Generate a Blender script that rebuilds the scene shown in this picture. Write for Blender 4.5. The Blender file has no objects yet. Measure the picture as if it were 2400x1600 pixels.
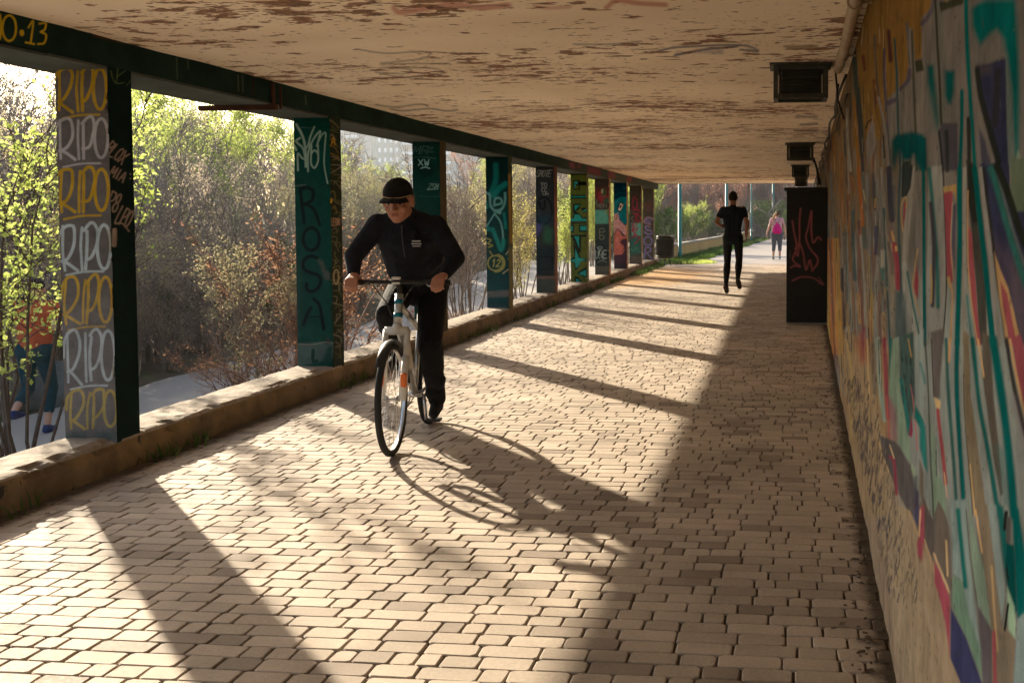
SUN_E, SKY_E, EXPO, HAZE = 4.5, .10, 1.68, .00045
import bpy, bmesh, math, random
import numpy as np
from mathutils import Vector, Matrix
random.seed(7); rng = np.random.default_rng(7)
S = bpy.context.scene; COL = S.collection
W = bpy.data.worlds.new("World"); S.world = W; W.use_nodes = True
PI = math.pi

# ------------------------------------------------------------------ camera model
F = 2600.0; PX, PY = 1540.0, 640.0; CAMZ = 1.45
yc = Vector(((1835-PX)/F, -(508-PY)/F, -1)).normalized()
ROLL = -0.004
zc = Vector((-ROLL, 1, 0)); zc = (zc - zc.dot(yc)*yc).normalized()
xc = yc.cross(zc).normalized()
R_wc = Matrix((xc, yc, zc)).transposed()        # world -> camera
Rn = np.array(R_wc); CAM = np.array([0, 0, CAMZ])
def proj(P):
    P = np.asarray(P, float) - CAM
    c = P @ Rn.T
    d = np.maximum(-c[..., 2], 1e-3)
    return np.stack([PX + F*c[..., 0]/d, PY - F*c[..., 1]/d], -1)
cam = bpy.data.cameras.new('camera'); co = bpy.data.objects.new('camera', cam); COL.objects.link(co)
M4 = R_wc.transposed().to_4x4(); M4.translation = Vector((0, 0, CAMZ)); co.matrix_world = M4
cam.sensor_width = 36; cam.lens = 36*F/2400
cam.shift_x = (1200-PX)/2400; cam.shift_y = (PY-800)/2400
cam.clip_start = .05; cam.clip_end = 2000
S.camera = co

# ------------------------------------------------------------------ helpers
def lin(c):
    return tuple(((v/255)/12.92 if v/255 <= .04045 else ((v/255+.055)/1.055)**2.4) for v in c)
def tag(o, label=None, cat=None, group=None, kind=None):
    if label: o['label'] = label
    if cat: o['category'] = cat
    if group: o['group'] = group
    if kind: o['kind'] = kind
    return o
def empty(name, loc=(0,0,0), rz=0, **k):
    o = bpy.data.objects.new(name, None); COL.objects.link(o)
    o.location = loc; o.rotation_euler = (0, 0, rz); o.empty_display_size = .1
    return tag(o, **k)
class MB:
    def __init__(s): s.v = []; s.f = []; s.m = []
    def add(s, vs, fs, m=0):
        n = len(s.v); s.v += [tuple(v) for v in vs]; s.f += [tuple(i+n for i in f) for f in fs]; s.m += [m]*len(fs)
    def box(s, c, d, m=0, R=None, bev=0):
        x, y, z = [t/2 for t in d]
        if bev:
            b = bev; vs = []; 
            bm = bmesh.new(); bmesh.ops.create_cube(bm, size=1)
            bmesh.ops.scale(bm, vec=d, verts=bm.verts)
            bmesh.ops.bevel(bm, geom=bm.edges[:], offset=b, segments=2, affect='EDGES', profile=.5)
            bm.verts.index_update()
            vs = [v.co.copy() for v in bm.verts]; fs = [[v.index for v in f.verts] for f in bm.faces]; bm.free()
        else:
            vs = [Vector((i*x, j*y, k*z)) for i in (-1,1) for j in (-1,1) for k in (-1,1)]
            fs = [(0,1,3,2),(4,6,7,5),(0,4,5,1),(2,3,7,6),(0,2,6,4),(1,5,7,3)]
        if R is not None: vs = [R @ v for v in vs]
        s.add([v+Vector(c) for v in vs], fs, m)
    def tube(s, pts, r, n=8, m=0, cap=True):
        pts = [Vector(p) for p in pts]
        if not hasattr(r, '__len__'): r = [r]*len(pts)
        vs = []; up = None
        for i, p in enumerate(pts):
            t = (pts[min(i+1, len(pts)-1)] - pts[max(i-1, 0)]).normalized()
            if up is None:
                up = Vector((0,0,1)) if abs(t.z) < .9 else Vector((1,0,0))
            a = t.cross(up).normalized(); up = a.cross(t).normalized()
            for k in range(n):
                th = 2*PI*k/n
                vs.append(p + (a*math.cos(th) + up*math.sin(th))*r[i])
        fs = []
        for i in range(len(pts)-1):
            for k in range(n):
                k2 = (k+1) % n
                fs.append((i*n+k, i*n+k2, (i+1)*n+k2, (i+1)*n+k))
        if cap: fs += [tuple(range(n-1, -1, -1)), tuple(range((len(pts)-1)*n, len(pts)*n))]
        s.add(vs, fs, m)
    def lathe(s, prof, c=(0,0,0), n=24, m=0, R=None):
        vs = []; 
        for (r, z) in prof:
            for k in range(n):
                v = Vector((r*math.cos(2*PI*k/n), r*math.sin(2*PI*k/n), z))
                if R is not None: v = R @ v
                vs.append(v + Vector(c))
        fs = [(i*n+k, i*n+(k+1)%n, (i+1)*n+(k+1)%n, (i+1)*n+k) for i in range(len(prof)-1) for k in range(n)]
        s.add(vs, fs, m)
    def ell(s, c, r, m=0, R=None, n=16, h=10, z0=-1, z1=1):
        prof = []
        a0, a1 = math.asin(z0), math.asin(z1)
        vs = []; 
        for i in range(h+1):
            a = a0 + (a1-a0)*i/h
            for k in range(n):
                v = Vector((r[0]*math.cos(a)*math.cos(2*PI*k/n), r[1]*math.cos(a)*math.sin(2*PI*k/n), r[2]*math.sin(a)))
                if R is not None: v = R @ v
                vs.append(v+Vector(c))
        fs = [(i*n+k, i*n+(k+1)%n, (i+1)*n+(k+1)%n, (i+1)*n+k) for i in range(h) for k in range(n)]
        fs += [tuple(range(n-1,-1,-1)), tuple(range(h*n, (h+1)*n))]
        s.add(vs, fs, m)
    def capsule(s, p0, p1, r0, r1, n=12, flat=None):
        p0, p1 = Vector(p0), Vector(p1); t = (p1-p0)
        L = t.length; t = t/L if L > 1e-6 else Vector((0,0,1))
        pts = []; rs = []
        for a in (-80, -50, -20): pts.append(p0 + t*r0*math.sin(math.radians(a))); rs.append(r0*math.cos(math.radians(a)))
        pts += [p0, p1]; rs += [r0, r1]
        for a in (20, 50, 80): pts.append(p1 + t*r1*math.sin(math.radians(a))); rs.append(r1*math.cos(math.radians(a)))
        s.tube(pts, rs, n)
    def build(s, name, mats, parent=None, smooth=False):
        me = bpy.data.meshes.new(name); me.from_pydata(s.v, [], s.f)
        if not isinstance(mats, (list, tuple)): mats = [mats]
        for m in mats: me.materials.append(m)
        if len(mats) > 1: me.polygons.foreach_set('material_index', s.m)
        me.polygons.foreach_set('use_smooth', [bool(smooth)]*len(me.polygons))
        me.update()
        o = bpy.data.objects.new(name, me); COL.objects.link(o); o.parent = parent
        return o
def npmesh(name, V, Fq, mats, parent=None, smooth=False, mi=None, col=None):
    V = np.asarray(V, np.float32); Fq = np.asarray(Fq, np.int32); k = Fq.shape[1]
    me = bpy.data.meshes.new(name); me.vertices.add(len(V)); me.vertices.foreach_set('co', V.ravel())
    me.loops.add(Fq.size); me.loops.foreach_set('vertex_index', Fq.ravel())
    me.polygons.add(len(Fq)); me.polygons.foreach_set('loop_start', np.arange(0, Fq.size, k, dtype=np.int32))
    me.polygons.foreach_set('loop_total', np.full(len(Fq), k, np.int32))
    if not isinstance(mats, (list, tuple)): mats = [mats]
    for m in mats: me.materials.append(m)
    if mi is not None: me.polygons.foreach_set('material_index', np.asarray(mi, np.int32))
    me.polygons.foreach_set('use_smooth', np.full(len(Fq), bool(smooth)))
    me.update(calc_edges=True)
    if col is not None:
        a = me.color_attributes.new('paint', 'FLOAT_COLOR', 'POINT'); a.data.foreach_set('color', np.asarray(col, np.float32).ravel())
    o = bpy.data.objects.new(name, me); COL.objects.link(o); o.parent = parent
    return o
def grid_faces(nu, nv, off=0):   # index = i*nv+j
    i, j = np.meshgrid(np.arange(nu-1), np.arange(nv-1), indexing='ij')
    a = (i*nv+j).ravel()+off
    return np.stack([a, a+nv, a+nv+1, a+1], 1)
def vnoise(x, y, seed=0):
    xi, yi = np.floor(x).astype(int), np.floor(y).astype(int); xf, yf = x-xi, y-yi
    def h(a, b):
        n = (a*374761393 + b*668265263 + seed*982451653) & 0x7fffffff
        n = ((n ^ (n >> 13))*1274126177) & 0x7fffffff
        return ((n ^ (n >> 16)) & 0xffff)/65535.
    u, v = xf*xf*(3-2*xf), yf*yf*(3-2*yf)
    return (h(xi,yi)*(1-u)+h(xi+1,yi)*u)*(1-v)+(h(xi,yi+1)*(1-u)+h(xi+1,yi+1)*u)*v
def fnoise(x, y, seed=0, o=4):
    return sum(vnoise(x*2**k, y*2**k, seed+k)*.5**(k+1) for k in range(o))

# ------------------------------------------------------------------ materials
def nd(nt, typ, loc=None, **k):
    n = nt.nodes.new(typ)
    for a, v in k.items():
        if a.startswith('i_'):
            key = a[2:]; key = int(key) if key.isdigit() else key.replace('_', ' ')
            n.inputs[key].default_value = v
        else: setattr(n, a, v)
    return n
def base_mat(name, col, rough=.8, metal=0, spec=.3):
    m = bpy.data.materials.new(name); m.use_nodes = True; nt = m.node_tree
    b = nt.nodes['Principled BSDF']; b.inputs['Base Color'].default_value = (*col, 1)
    b.inputs['Roughness'].default_value = rough; b.inputs['Metallic'].default_value = metal
    b.inputs['Specular IOR Level'].default_value = spec
    return m, nt, b
def worn(name, col, col2=None, scale=6, rough=.8, metal=0, bump=.2, bscale=40, lo=.35, hi=.7, paint=False, spec=.3, detail=6, dist=.01, pnoise=.25, peel=None):
    """colour mottled by noise; optional painted colour attribute on top"""
    m, nt, b = base_mat(name, col, rough, metal, spec); L = nt.links
    tc = nd(nt, 'ShaderNodeTexCoord')
    n1 = nd(nt, 'ShaderNodeTexNoise', i_Scale=scale, i_Detail=detail, i_Roughness=.65); L.new(tc.outputs['Object'], n1.inputs['Vector'])
    rp = nd(nt, 'ShaderNodeValToRGB'); rp.color_ramp.elements[0].position = lo; rp.color_ramp.elements[1].position = hi
    c2 = col2 or tuple(c*.6 for c in col)
    rp.color_ramp.elements[0].color = (*c2, 1); rp.color_ramp.elements[1].color = (*col, 1)
    L.new(n1.outputs['Fac'], rp.inputs['Fac']); out = rp.outputs['Color']
    if paint:
        at = nd(nt, 'ShaderNodeVertexColor', layer_name='paint')
        n3 = nd(nt, 'ShaderNodeTexNoise', i_Scale=scale*2.3, i_Detail=5, i_Roughness=.7); L.new(tc.outputs['Object'], n3.inputs['Vector'])
        mr = nd(nt, 'ShaderNodeMapRange', i_1=.3, i_2=.7, i_3=1-pnoise, i_4=1+pnoise); L.new(n3.outputs['Fac'], mr.inputs[0])
        vm = nd(nt, 'ShaderNodeVectorMath', operation='SCALE'); L.new(at.outputs['Color'], vm.inputs[0]); L.new(mr.outputs[0], vm.inputs['Scale'])
        mx = nd(nt, 'ShaderNodeMix', data_type='RGBA'); L.new(at.outputs['Alpha'], mx.inputs[0]); L.new(out, mx.inputs[6]); L.new(vm.outputs[0], mx.inputs[7])
        out = mx.outputs[2]
    if peel:   # chips / dirt with a shape of their own
        pc, ps, pt = peel
        n4 = nd(nt, 'ShaderNodeTexNoise', i_Scale=ps, i_Detail=8, i_Roughness=.72, i_Distortion=.3); L.new(tc.outputs['Object'], n4.inputs['Vector'])
        mr2 = nd(nt, 'ShaderNodeMapRange', i_1=pt, i_2=pt+.03, i_3=0, i_4=1); L.new(n4.outputs['Fac'], mr2.inputs[0])
        mx2 = nd(nt, 'ShaderNodeMix', data_type='RGBA'); L.new(mr2.outputs[0], mx2.inputs[0]); L.new(out, mx2.inputs[6]); mx2.inputs[7].default_value = (*pc, 1)
        out = mx2.outputs[2]
    L.new(out, b.inputs['Base Color'])
    if bump:
        n2 = nd(nt, 'ShaderNodeTexNoise', i_Scale=bscale, i_Detail=6, i_Roughness=.7); L.new(tc.outputs['Object'], n2.inputs['Vector'])
        bp = nd(nt, 'ShaderNodeBump', i_Strength=bump, i_Distance=dist); L.new(n2.outputs['Fac'], bp.inputs['Height']); L.new(bp.outputs[0], b.inputs['Normal'])
    return m
def leafmat(name, c1, c2, trans=.5):
    m = bpy.data.materials.new(name); m.use_nodes = True; nt = m.node_tree; nt.nodes.clear(); L = nt.links
    g = nd(nt, 'ShaderNodeNewGeometry'); rp = nd(nt, 'ShaderNodeValToRGB')
    rp.color_ramp.elements[0].color = (*c1, 1); rp.color_ramp.elements[1].color = (*c2, 1)
    L.new(g.outputs['Random Per Island'], rp.inputs['Fac'])
    d = nd(nt, 'ShaderNodeBsdfDiffuse'); t = nd(nt, 'ShaderNodeBsdfTranslucent'); mx = nd(nt, 'ShaderNodeMixShader', i_0=trans); o = nd(nt, 'ShaderNodeOutputMaterial')
    L.new(rp.outputs[0], d.inputs[0]); L.new(rp.outputs[0], t.inputs[0]); L.new(d.outputs[0], mx.inputs[1]); L.new(t.outputs[0], mx.inputs[2]); L.new(mx.outputs[0], o.inputs[0])
    return m
M = {}
M['concrete'] = worn('bare_concrete', (.42,.37,.31), (.27,.23,.18), 5, bump=.5, bscale=45, dist=.006)
M['kerbtop'] = worn('kerb_top', (.47,.40,.32), (.27,.22,.165), 9, bump=1, bscale=28, dist=.016, spec=.1)
M['kerbface'] = worn('kerb_face_ochre', (.30,.20,.085), (.13,.085,.04), 3.5, bump=.5, bscale=25, dist=.01, peel=((.035,.03,.02), 4, .60))
M['beam'] = worn('beam_green', (.014,.044,.036), (.007,.020,.016), 3, rough=.8, spec=.08, bump=.3, bscale=30, dist=.005, paint=True, peel=((.10,.06,.03), 2.5, .70))
M['soffit'] = worn('soffit_board', (.10,.115,.105), (.055,.065,.06), 4, bump=.5, bscale=30, dist=.006)
M['black'] = worn('black_paint', (.012,.012,.013), (.02,.02,.022), 8, rough=.45, bump=.1, bscale=60)
M['box'] = worn('cabinet_black', (.009,.009,.010), (.016,.015,.015), 3, rough=.55, bump=.2, bscale=50, paint=True, dist=.002)
M['darkmetal'] = worn('dark_metal', (.075,.08,.065), (.04,.042,.035), 12, rough=.55, metal=.3, bump=.1)
M['rust'] = worn('rust', (.10,.035,.015), (.04,.02,.012), 12, rough=.9, bump=.5, bscale=60, dist=.003)
M['pipe'] = worn('pipe_beige', (.45,.35,.24), (.30,.22,.14), 9, rough=.55, bump=.15)
M['cable'] = base_mat('cable_black', (.015,.013,.012), .6)[0]
M['teal'] = worn('post_teal', (.03,.23,.175), (.025,.16,.125), 3, rough=.4, bump=0)
M['wallyellow'] = worn('low_wall_ochre', (.62,.36,.10), (.45,.25,.08), 2, bump=.3)
M['coping'] = worn('coping', (.38,.30,.21), (.25,.2,.15), 3, bump=.3)
M['path'] = worn('path_concrete', (.40,.365,.32), (.31,.28,.24), .8, bump=.5, bscale=20, dist=.008, lo=.3, hi=.8, peel=((.17,.13,.085), 16, .655))
M['farpath'] = worn('far_path', (.30,.26,.225), (.22,.19,.165), .9, bump=.3, bscale=20, dist=.004, lo=.3, hi=.8)
M['ground'] = worn('leaf_litter', (.17,.12,.07), (.06,.05,.025), 1.6, bump=1, bscale=14, dist=.04, rough=1, peel=((.05,.08,.02), .7, .56))
M['trunk'] = worn('bark', (.13,.085,.06), (.07,.05,.038), 14, bump=.6, rough=.95)
M['twigred'] = worn('twigs_reddish', (.26,.14,.10), (.16,.09,.065), 10, bump=0, rough=.9)
M['twiggrey'] = worn('twigs_grey', (.30,.245,.20), (.18,.145,.12), 10, bump=0, rough=.9)
M['wood'] = worn('weathered_wood', (.25,.18,.13), (.15,.11,.08), 5, bump=.3)
M['rock'] = worn('rock', (.20,.22,.21), (.10,.12,.12), 3, bump=.8, bscale=10, dist=.03)
# ------------------------------------------------------------------ paint rasteriser (spray paint as a colour attribute on real surfaces)
K_ALB = 1.9
def alb(c, k=None): return np.array([min(v*(k or K_ALB)*w, .85) for v, w in zip(lin(c), (.84, 1., 1.2))])
def seg_dist(P, A, B):
    d = B-A; L = max((d@d), 1e-9); t = np.clip(((P-A)@d)/L, 0, 1)
    return np.hypot(*(P-(A+t[:, None]*d)).T)
def paint(P, shapes, rgba, k=None):
    """P (N,2) picture-plane coordinates of the surface points; shapes: (kind, pts, colour, width, soft, alpha)"""
    for s in shapes:
        kind, pts, c, w, soft, al = s
        Q = np.array(pts, float); m = (w if kind == 'l' else 0) + soft*1.5 + 2
        sel = np.where((P[:,0] > Q[:,0].min()-m) & (P[:,0] < Q[:,0].max()+m) & (P[:,1] > Q[:,1].min()-m) & (P[:,1] < Q[:,1].max()+m))[0]
        if not len(sel): continue
        p = P[sel]; n = len(Q); d = np.full(len(sel), 1e9)
        rngk = range(n-1) if kind == 'l' else range(n)
        for i in rngk: d = np.minimum(d, seg_dist(p, Q[i], Q[(i+1) % n]))
        if kind == 'l': sd = d - w/2
        else:
            ins = np.zeros(len(sel), bool)
            for i in range(n):
                a, b = Q[i], Q[(i+1) % n]
                if a[1] == b[1]: continue
                c1 = (a[1] > p[:,1]) != (b[1] > p[:,1])
                ins ^= c1 & (p[:,0] < (b[0]-a[0])*(p[:,1]-a[1])/(b[1]-a[1]) + a[0])
            sd = np.where(ins, -d, d)
        a = np.clip(.5 - sd/(2*soft), 0, 1); a = a*a*(3-2*a)*al
        cc = alb(c, k)
        rgba[sel, :3] = rgba[sel, :3]*(1-a[:, None])*(rgba[sel, 3:4] > 0) + np.where(rgba[sel, 3:4] > 0, a[:, None], 1)*cc
        rgba[sel, 3] = np.maximum(rgba[sel, 3], a)
    return rgba
def smooth(pts, n=6):
    pts = [np.array(p, float) for p in pts]
    if len(pts) < 3: return pts
    e = [2*pts[0]-pts[1]] + pts + [2*pts[-1]-pts[-2]]; out = []
    for i in range(1, len(e)-2):
        a, b, c, d = e[i-1:i+3]
        for k in range(n):
            t = k/n; out.append(.5*((2*b)+(-a+c)*t+(2*a-5*b+4*c-d)*t*t+(-a+3*b-3*c+d)*t**3))
    out.append(pts[-1]); return out
class TR:   # tracing frame: crop coordinates -> photograph coordinates
    def __init__(s, ox, oy, sc): s.o = np.array([ox, oy]); s.s = sc; s.out = []
    def t(s, pts): return [np.array(p)/s.s+s.o for p in pts]
    def L(s, c, w, *pts, soft=1.2, a=1, cv=True): s.out.append(('l', smooth(s.t(pts)) if cv else s.t(pts), c, w/s.s, soft, a)); return s
    def P(s, c, *pts, soft=1.2, a=1):
        pts = [(x, y-(int(abs(x))*37 % 110) if y == -20 and s.o[1] >= 400 else y) for x, y in pts]; s.out.append(('p', s.t(pts), c, 0, soft, a)); return s
ARC = lambda cx, cy, rx, ry, a0, a1, n=12: [(cx+rx*math.cos(math.radians(a0+(a1-a0)*i/n)), cy+ry*math.sin(math.radians(a0+(a1-a0)*i/n))) for i in range(n+1)]
FONT = {
 'A': [[(0,1),(.5,0),(1,1)],[(.2,.6),(.8,.6)]], 'B': [[(0,0),(0,1)],[(0,0),(.8,.1),(.7,.42),(0,.5)],[(0,.5),(.95,.6),(.9,.95),(0,1)]],
 'C': [ARC(.5,.5,.5,.5,-50,-310)], 'D': [[(0,0),(0,1)],[(0,0),(.8,.15),(.9,.6),(.6,.95),(0,1)]], 'E': [[(1,0),(0,0),(0,1),(1,1)],[(0,.5),(.8,.5)]],
 'G': [ARC(.5,.5,.5,.5,-50,-350)+[(1,.55),(.55,.55)]], 'H': [[(0,0),(0,1)],[(1,0),(1,1)],[(0,.5),(1,.5)]], 'I': [[(.5,0),(.5,1)]],
 'K': [[(0,0),(0,1)],[(1,0),(0,.55),(1,1)]], 'L': [[(0,0),(0,1),(.9,1)]], 'M': [[(0,1),(.1,0),(.5,.7),(.9,0),(1,1)]], 'N': [[(0,1),(0,0),(1,1),(1,0)]],
 'O': [ARC(.5,.5,.48,.5,0,360)], 'P': [[(0,0),(0,1)],[(0,0),(.8,.05),(.9,.3),(.6,.5),(0,.55)]], 'R': [[(0,0),(0,1)],[(0,0),(.8,.05),(.85,.3),(.6,.5),(0,.52)],[(.35,.52),(1,1)]],
 'S': [[(.95,.1),(.5,0),(.08,.15),(.15,.4),(.85,.6),(.9,.88),(.5,1),(.05,.9)]], 'T': [[(0,0),(1,0)],[(.5,0),(.5,1)]], 'U': [[(0,0),(.05,.8),(.5,1),(.95,.8),(1,0)]],
 'V': [[(0,0),(.5,1),(1,0)]], 'W': [[(0,0),(.25,1),(.5,.35),(.75,1),(1,0)]], 'X': [[(0,0),(1,1)],[(1,0),(0,1)]], 'Y': [[(0,0),(.5,.5)],[(1,0),(.3,1)]], 'Z': [[(0,0),(1,0),(0,1),(1,1)]],
 '1': [[(.2,.25),(.55,0),(.5,1)]], '2': [[(.1,.2),(.5,0),(.9,.25),(.5,.65),(0,1),(1,.95)]], '3': [[(.1,.08),(.6,0),(.85,.2),(.4,.45),(.9,.7),(.6,1),(.05,.9)]],
 '8': [ARC(.5,.25,.33,.25,90,450), ARC(.5,.75,.42,.25,-90,270)], '.': [[(.4,.9),(.6,.9)]], ':': [[(.5,.2),(.52,.25)],[(.5,.8),(.52,.85)]], ' ': []}
def text(tr, s, x, y, w, h, c, lw, gap=.25, slant=0, ang=0, a=1, soft=1.0, vert=False):
    ca, sa = math.cos(math.radians(ang)), math.sin(math.radians(ang))
    for i, ch in enumerate(s):
        for st in FONT[ch]:
            pts = []
            for (u, v) in st:
                if vert: X, Y = u*w, (v + i*(1+gap))*h
                else: X, Y = (u + i*(1+gap))*w, v*h
                X += slant*(h-Y); pts.append((x+X*ca-Y*sa, y+X*sa+Y*ca))
            tr.L(c, lw, *pts, a=a, soft=soft)
    return tr

# ------------------------------------------------------------------ the mural on the right wall
TAN=(135,105,65); GREY=(96,87,79); LG=(114,115,108); TEAL=(0,72,68); DTEAL=(0,55,54); DARK=(30,32,26); NAVY=(40,40,58); YEL=(106,76,36); RED=(120,58,60)
MINT=(104,114,94); BRN=(84,72,64); OLI=(45,44,30); BEI=(128,110,80); PUR=(68,60,66)
A = TR(1920,0,3.92); Bq = TR(2160,0,3.92); Cq = TR(1920,400,3.92); Dq = TR(2160,400,3.92); Eq = TR(1920,800,3.92); Fq = TR(2160,800,3.92); Gq = TR(2020,1200,3.92)
pre = []
r = random.Random(5)
# far stretch: tall letters seen edge-on, many narrow fields of colour
pal_top = [(104,78,46),(108,82,52),(118,92,66),(92,70,50),(112,80,44),(84,66,50),(74,58,46)]
pal_mid = [(96,78,62),(84,62,52),(70,72,68),(112,72,42),(58,70,68),(98,60,52),(106,94,80),(78,76,66),(112,106,98),(50,46,50),(84,86,84),(104,100,96),(56,62,66),(120,80,46)]
pal_low = [(140,112,66),(132,98,62),(116,66,58),(128,120,110),(100,60,56),(146,104,56),(96,92,84),(150,118,70)]
for i in range(420):
    x = 1905 + 190*r.random()**1.1; t = r.random(); y0 = 300 + (x < 1960)*60
    yy = y0*.2 + t*(950); L = r.uniform(40, 260)
    pal = pal_top if yy < 330 else (pal_mid if yy < 640 else pal_low)
    c = r.choice(pal); w = r.uniform(2, 4 + (x-1900)*.06)
    x2 = x + (yy-500)/500*4 + r.uniform(-2, 2)
    pre.append(('l', [(x, yy), (x+(x2-x)*.5+r.uniform(-1,1), yy+L*.5), (x2+ L*.035, yy+L)], c, w, r.uniform(.8, 2.5), r.uniform(.6, 1)))
for i in range(7):   # ochre/yellow paint strokes of the far letter
    x = 1934+i*5.5; pre.append(('l', [(x-4, 560), (x, 700), (x+7, 830)], r.choice([(160,125,55),(150,110,50),(165,100,50),(110,70,50)]), 4, 2, .85))
A.P(YEL,(400,0),(960,0),(960,60),(940,150),(940,540),(878,550),(862,290),(805,230),(822,660),(800,730),(745,800),(705,420),(700,830),(632,905),(605,470),(610,1160),(565,1000),(560,1250),(520,1250),(500,1100),(470,1000),(430,1350),(385,1000),(340,450),(300,350),(340,150))
A.P(GREY,(632,905),(700,850),(745,810),(800,740),(860,300),(878,560),(960,560),(960,1220),(760,1210),(700,1250),(640,1400),(610,1160))
A.L((96,78,62),14,(340,120),(385,300),(395,420)).L((150,120,85),12,(375,60),(400,250),(390,400),a=.7)
A.P((46,52,46),(300,350),(335,450),(400,1050),(415,1400),(375,1400),(340,980),(305,620))
A.L((60,32,30),34,(640,290),(655,560),soft=3).L((85,42,24),20,(505,740),(520,950),soft=3).L((72,36,28),30,(405,520),(420,640),soft=4)
A.L((66,60,56),16,(505,330),(530,700),(575,1050),(620,1250),(660,1568)).L(PUR,22,(598,450),(600,750),(625,1150),(645,1568))
A.L((36,58,58),20,(690,360),(715,700),(725,1150),(745,1568)).L((76,68,66),18,(800,210),(830,600)).L((58,54,42),20,(850,290),(865,700),(895,1568))
A.L(PUR,44,(630,950),(700,920)).L(PUR,34,(750,820),(815,740),(830,640)).P(OLI,(878,560),(941,545),(960,650),(890,665))
A.L((104,94,84),26,(545,900),(600,1150),(640,1568)).L(DARK,16,(590,1250),(600,1450)).L(DARK,14,(430,1180),(450,1120),(485,1100))
A.P((104,94,86),(470,1130),(505,1130),(520,1330),(470,1480),(445,1568),(430,1300)).L((50,44,46),26,(350,980),(385,1300),(400,1568))
A.P(DTEAL,(660,1300),(700,1240),(850,1210),(960,1240),(960,1480),(910,1560),(865,1420),(840,1470),(765,1480),(735,1380),(690,1560),(665,1480),soft=7)
A.P((34,38,34),(770,1480),(840,1480),(845,1568),(770,1568)).L((120,80,34),20,(100,1000),(125,1250),(150,1568)).L((122,112,96),26,(255,1000),(260,1300),(290,1568)).L((118,78,34),22,(320,900),(340,1250),(365,1568))
A.L((44,58,58),12,(225,1200),(240,1430)).L((92,62,50),40,(60,1200),(90,1568),soft=5,a=.8)
for (x, y) in ((155,35),(340,75),(350,170),(245,245),(350,400),(250,100)): A.L((74,50,30),9,(x+420,y*2),(x+424,y*2+60),a=.7)
# upper right
pre.append(('p', Bq.t([(0,-60),(1000,-60),(1000,1568),(0,1568)]), (92,83,76), 0, 14, 1))
Bq.P(YEL,(0,0),(90,0),(85,60),(60,110),(0,160)).L(PUR,40,(112,0),(95,90),(50,170),(0,220),soft=3)
Bq.P((86,84,74),(110,0),(200,0),(225,1100),(170,1150),soft=10,a=.7).L((44,42,32),22,(128,0),(155,500),(170,900),(182,1150))
Bq.P(OLI,(165,20),(390,-10),(380,45),(250,80),(180,112),soft=2).P((120,96,64),(210,0),(250,0),(240,14),(215,12))
Bq.P((0,62,60),(210,650),(305,650),(300,850),(275,960),(240,950),(212,880),soft=7).P((0,60,58),(50,610),(110,595),(135,900),(155,1120),(140,1180),(95,950),(55,760),soft=7)
Bq.P((60,76,70),(60,800),(130,900),(150,1200),(110,1150),soft=14,a=.6)
Bq.P(DTEAL,(-20,1240),(45,1270),(50,1568),(-20,1568),soft=4).P((60,54,58),(150,1210),(200,1130),(330,1132),(335,1568),(190,1568),soft=3)
Bq.L((36,36,34),22,(158,1210),(180,1400),(195,1568)).L((36,36,34),34,(228,1210),(235,1400),(235,1568),soft=3)
Bq.L(TEAL,38,(408,-10),(418,400),(440,800),(465,1200),(490,1590),soft=3).L((0,66,62),34,(370,840),(368,1200),(350,1590),soft=2).P((0,66,62),(372,810),(388,950),(350,950))
Bq.L((34,34,30),34,(428,1090),(434,1350),(436,1590),soft=2).L(GREY,20,(402,950),(392,1568))
Bq.P(TEAL,(455,80),(520,30),(600,0),(862,-5),(880,400),(897,800),(897,1380),(870,1568),(845,1300),(815,900),(780,520),(740,350),(690,275),(640,310),(585,370),(540,420),(500,350),(465,250),soft=9)
Bq.P((80,90,82),(770,500),(830,900),(850,1568),(790,1568),(770,1000),soft=10,a=.8)
Bq.P(NAVY,(498,600),(620,590),(680,560),(770,535),(775,1000),(798,1590),(700,1590),(640,1300),(560,950),(505,720),soft=3).P((66,56,58),(505,600),(650,600),(640,680),(540,690),soft=12,a=.8)
Bq.L((36,34,36),60,(705,650),(690,900),(670,1150),soft=6,a=.9).L((30,31,27),54,(512,640),(545,880),(630,1200),(730,1590),soft=3).P((58,54,62),(525,1160),(590,1300),(660,1590),(560,1590),soft=4)
Bq.P(MINT,(880,1400),(895,1380),(960,1568),(860,1568),soft=3,a=.6)
for (x,y) in ((310,150),(355,385),(80,700),(412,1470)): Bq.L((40,38,36),9,(x,y),(x,y+18))
# middle
Dq.P(NAVY,(535,-60),(800,-60),(812,180),(880,378),(960,378),(960,1600),(900,1600),(800,1100),(680,780),(600,300)).P((84,68,70),(640,650),(941,900),(960,1600),(880,1600),(800,1080),(690,780),soft=40,a=.8).P((34,32,52),(700,500),(760,600),(800,1000),(740,900),soft=25,a=.8)
Dq.P((76,82,64),(835,-20),(960,-20),(960,376),(872,376),(815,180),soft=2)
Dq.L((34,78,70),52,(640,-20),(755,400),(870,780),(960,1080),soft=5).L((88,92,82),22,(700,40),(790,380),(941,860),soft=4,a=.7).L((28,30,24),66,(690,-40),(800,230),(880,480),(960,700),soft=3)
Dq.P((112,106,98),(60,-20),(185,-20),(205,400),(222,900),(208,1400),(185,1600),(45,1600),(45,1000),(60,400),soft=2)
Dq.L((0,66,62),30,(15,-20),(22,600),(30,1600)).L((20,74,68),32,(70,-20),(105,350),(140,800),(150,1250),soft=4).L((50,46,50),36,(85,300),(115,700),(100,1240),soft=3).L(TAN,16,(86,870),(92,1050),(88,1210)).L((40,38,34),12,(198,-20),(222,600),(228,1100),(190,1590))
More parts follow.
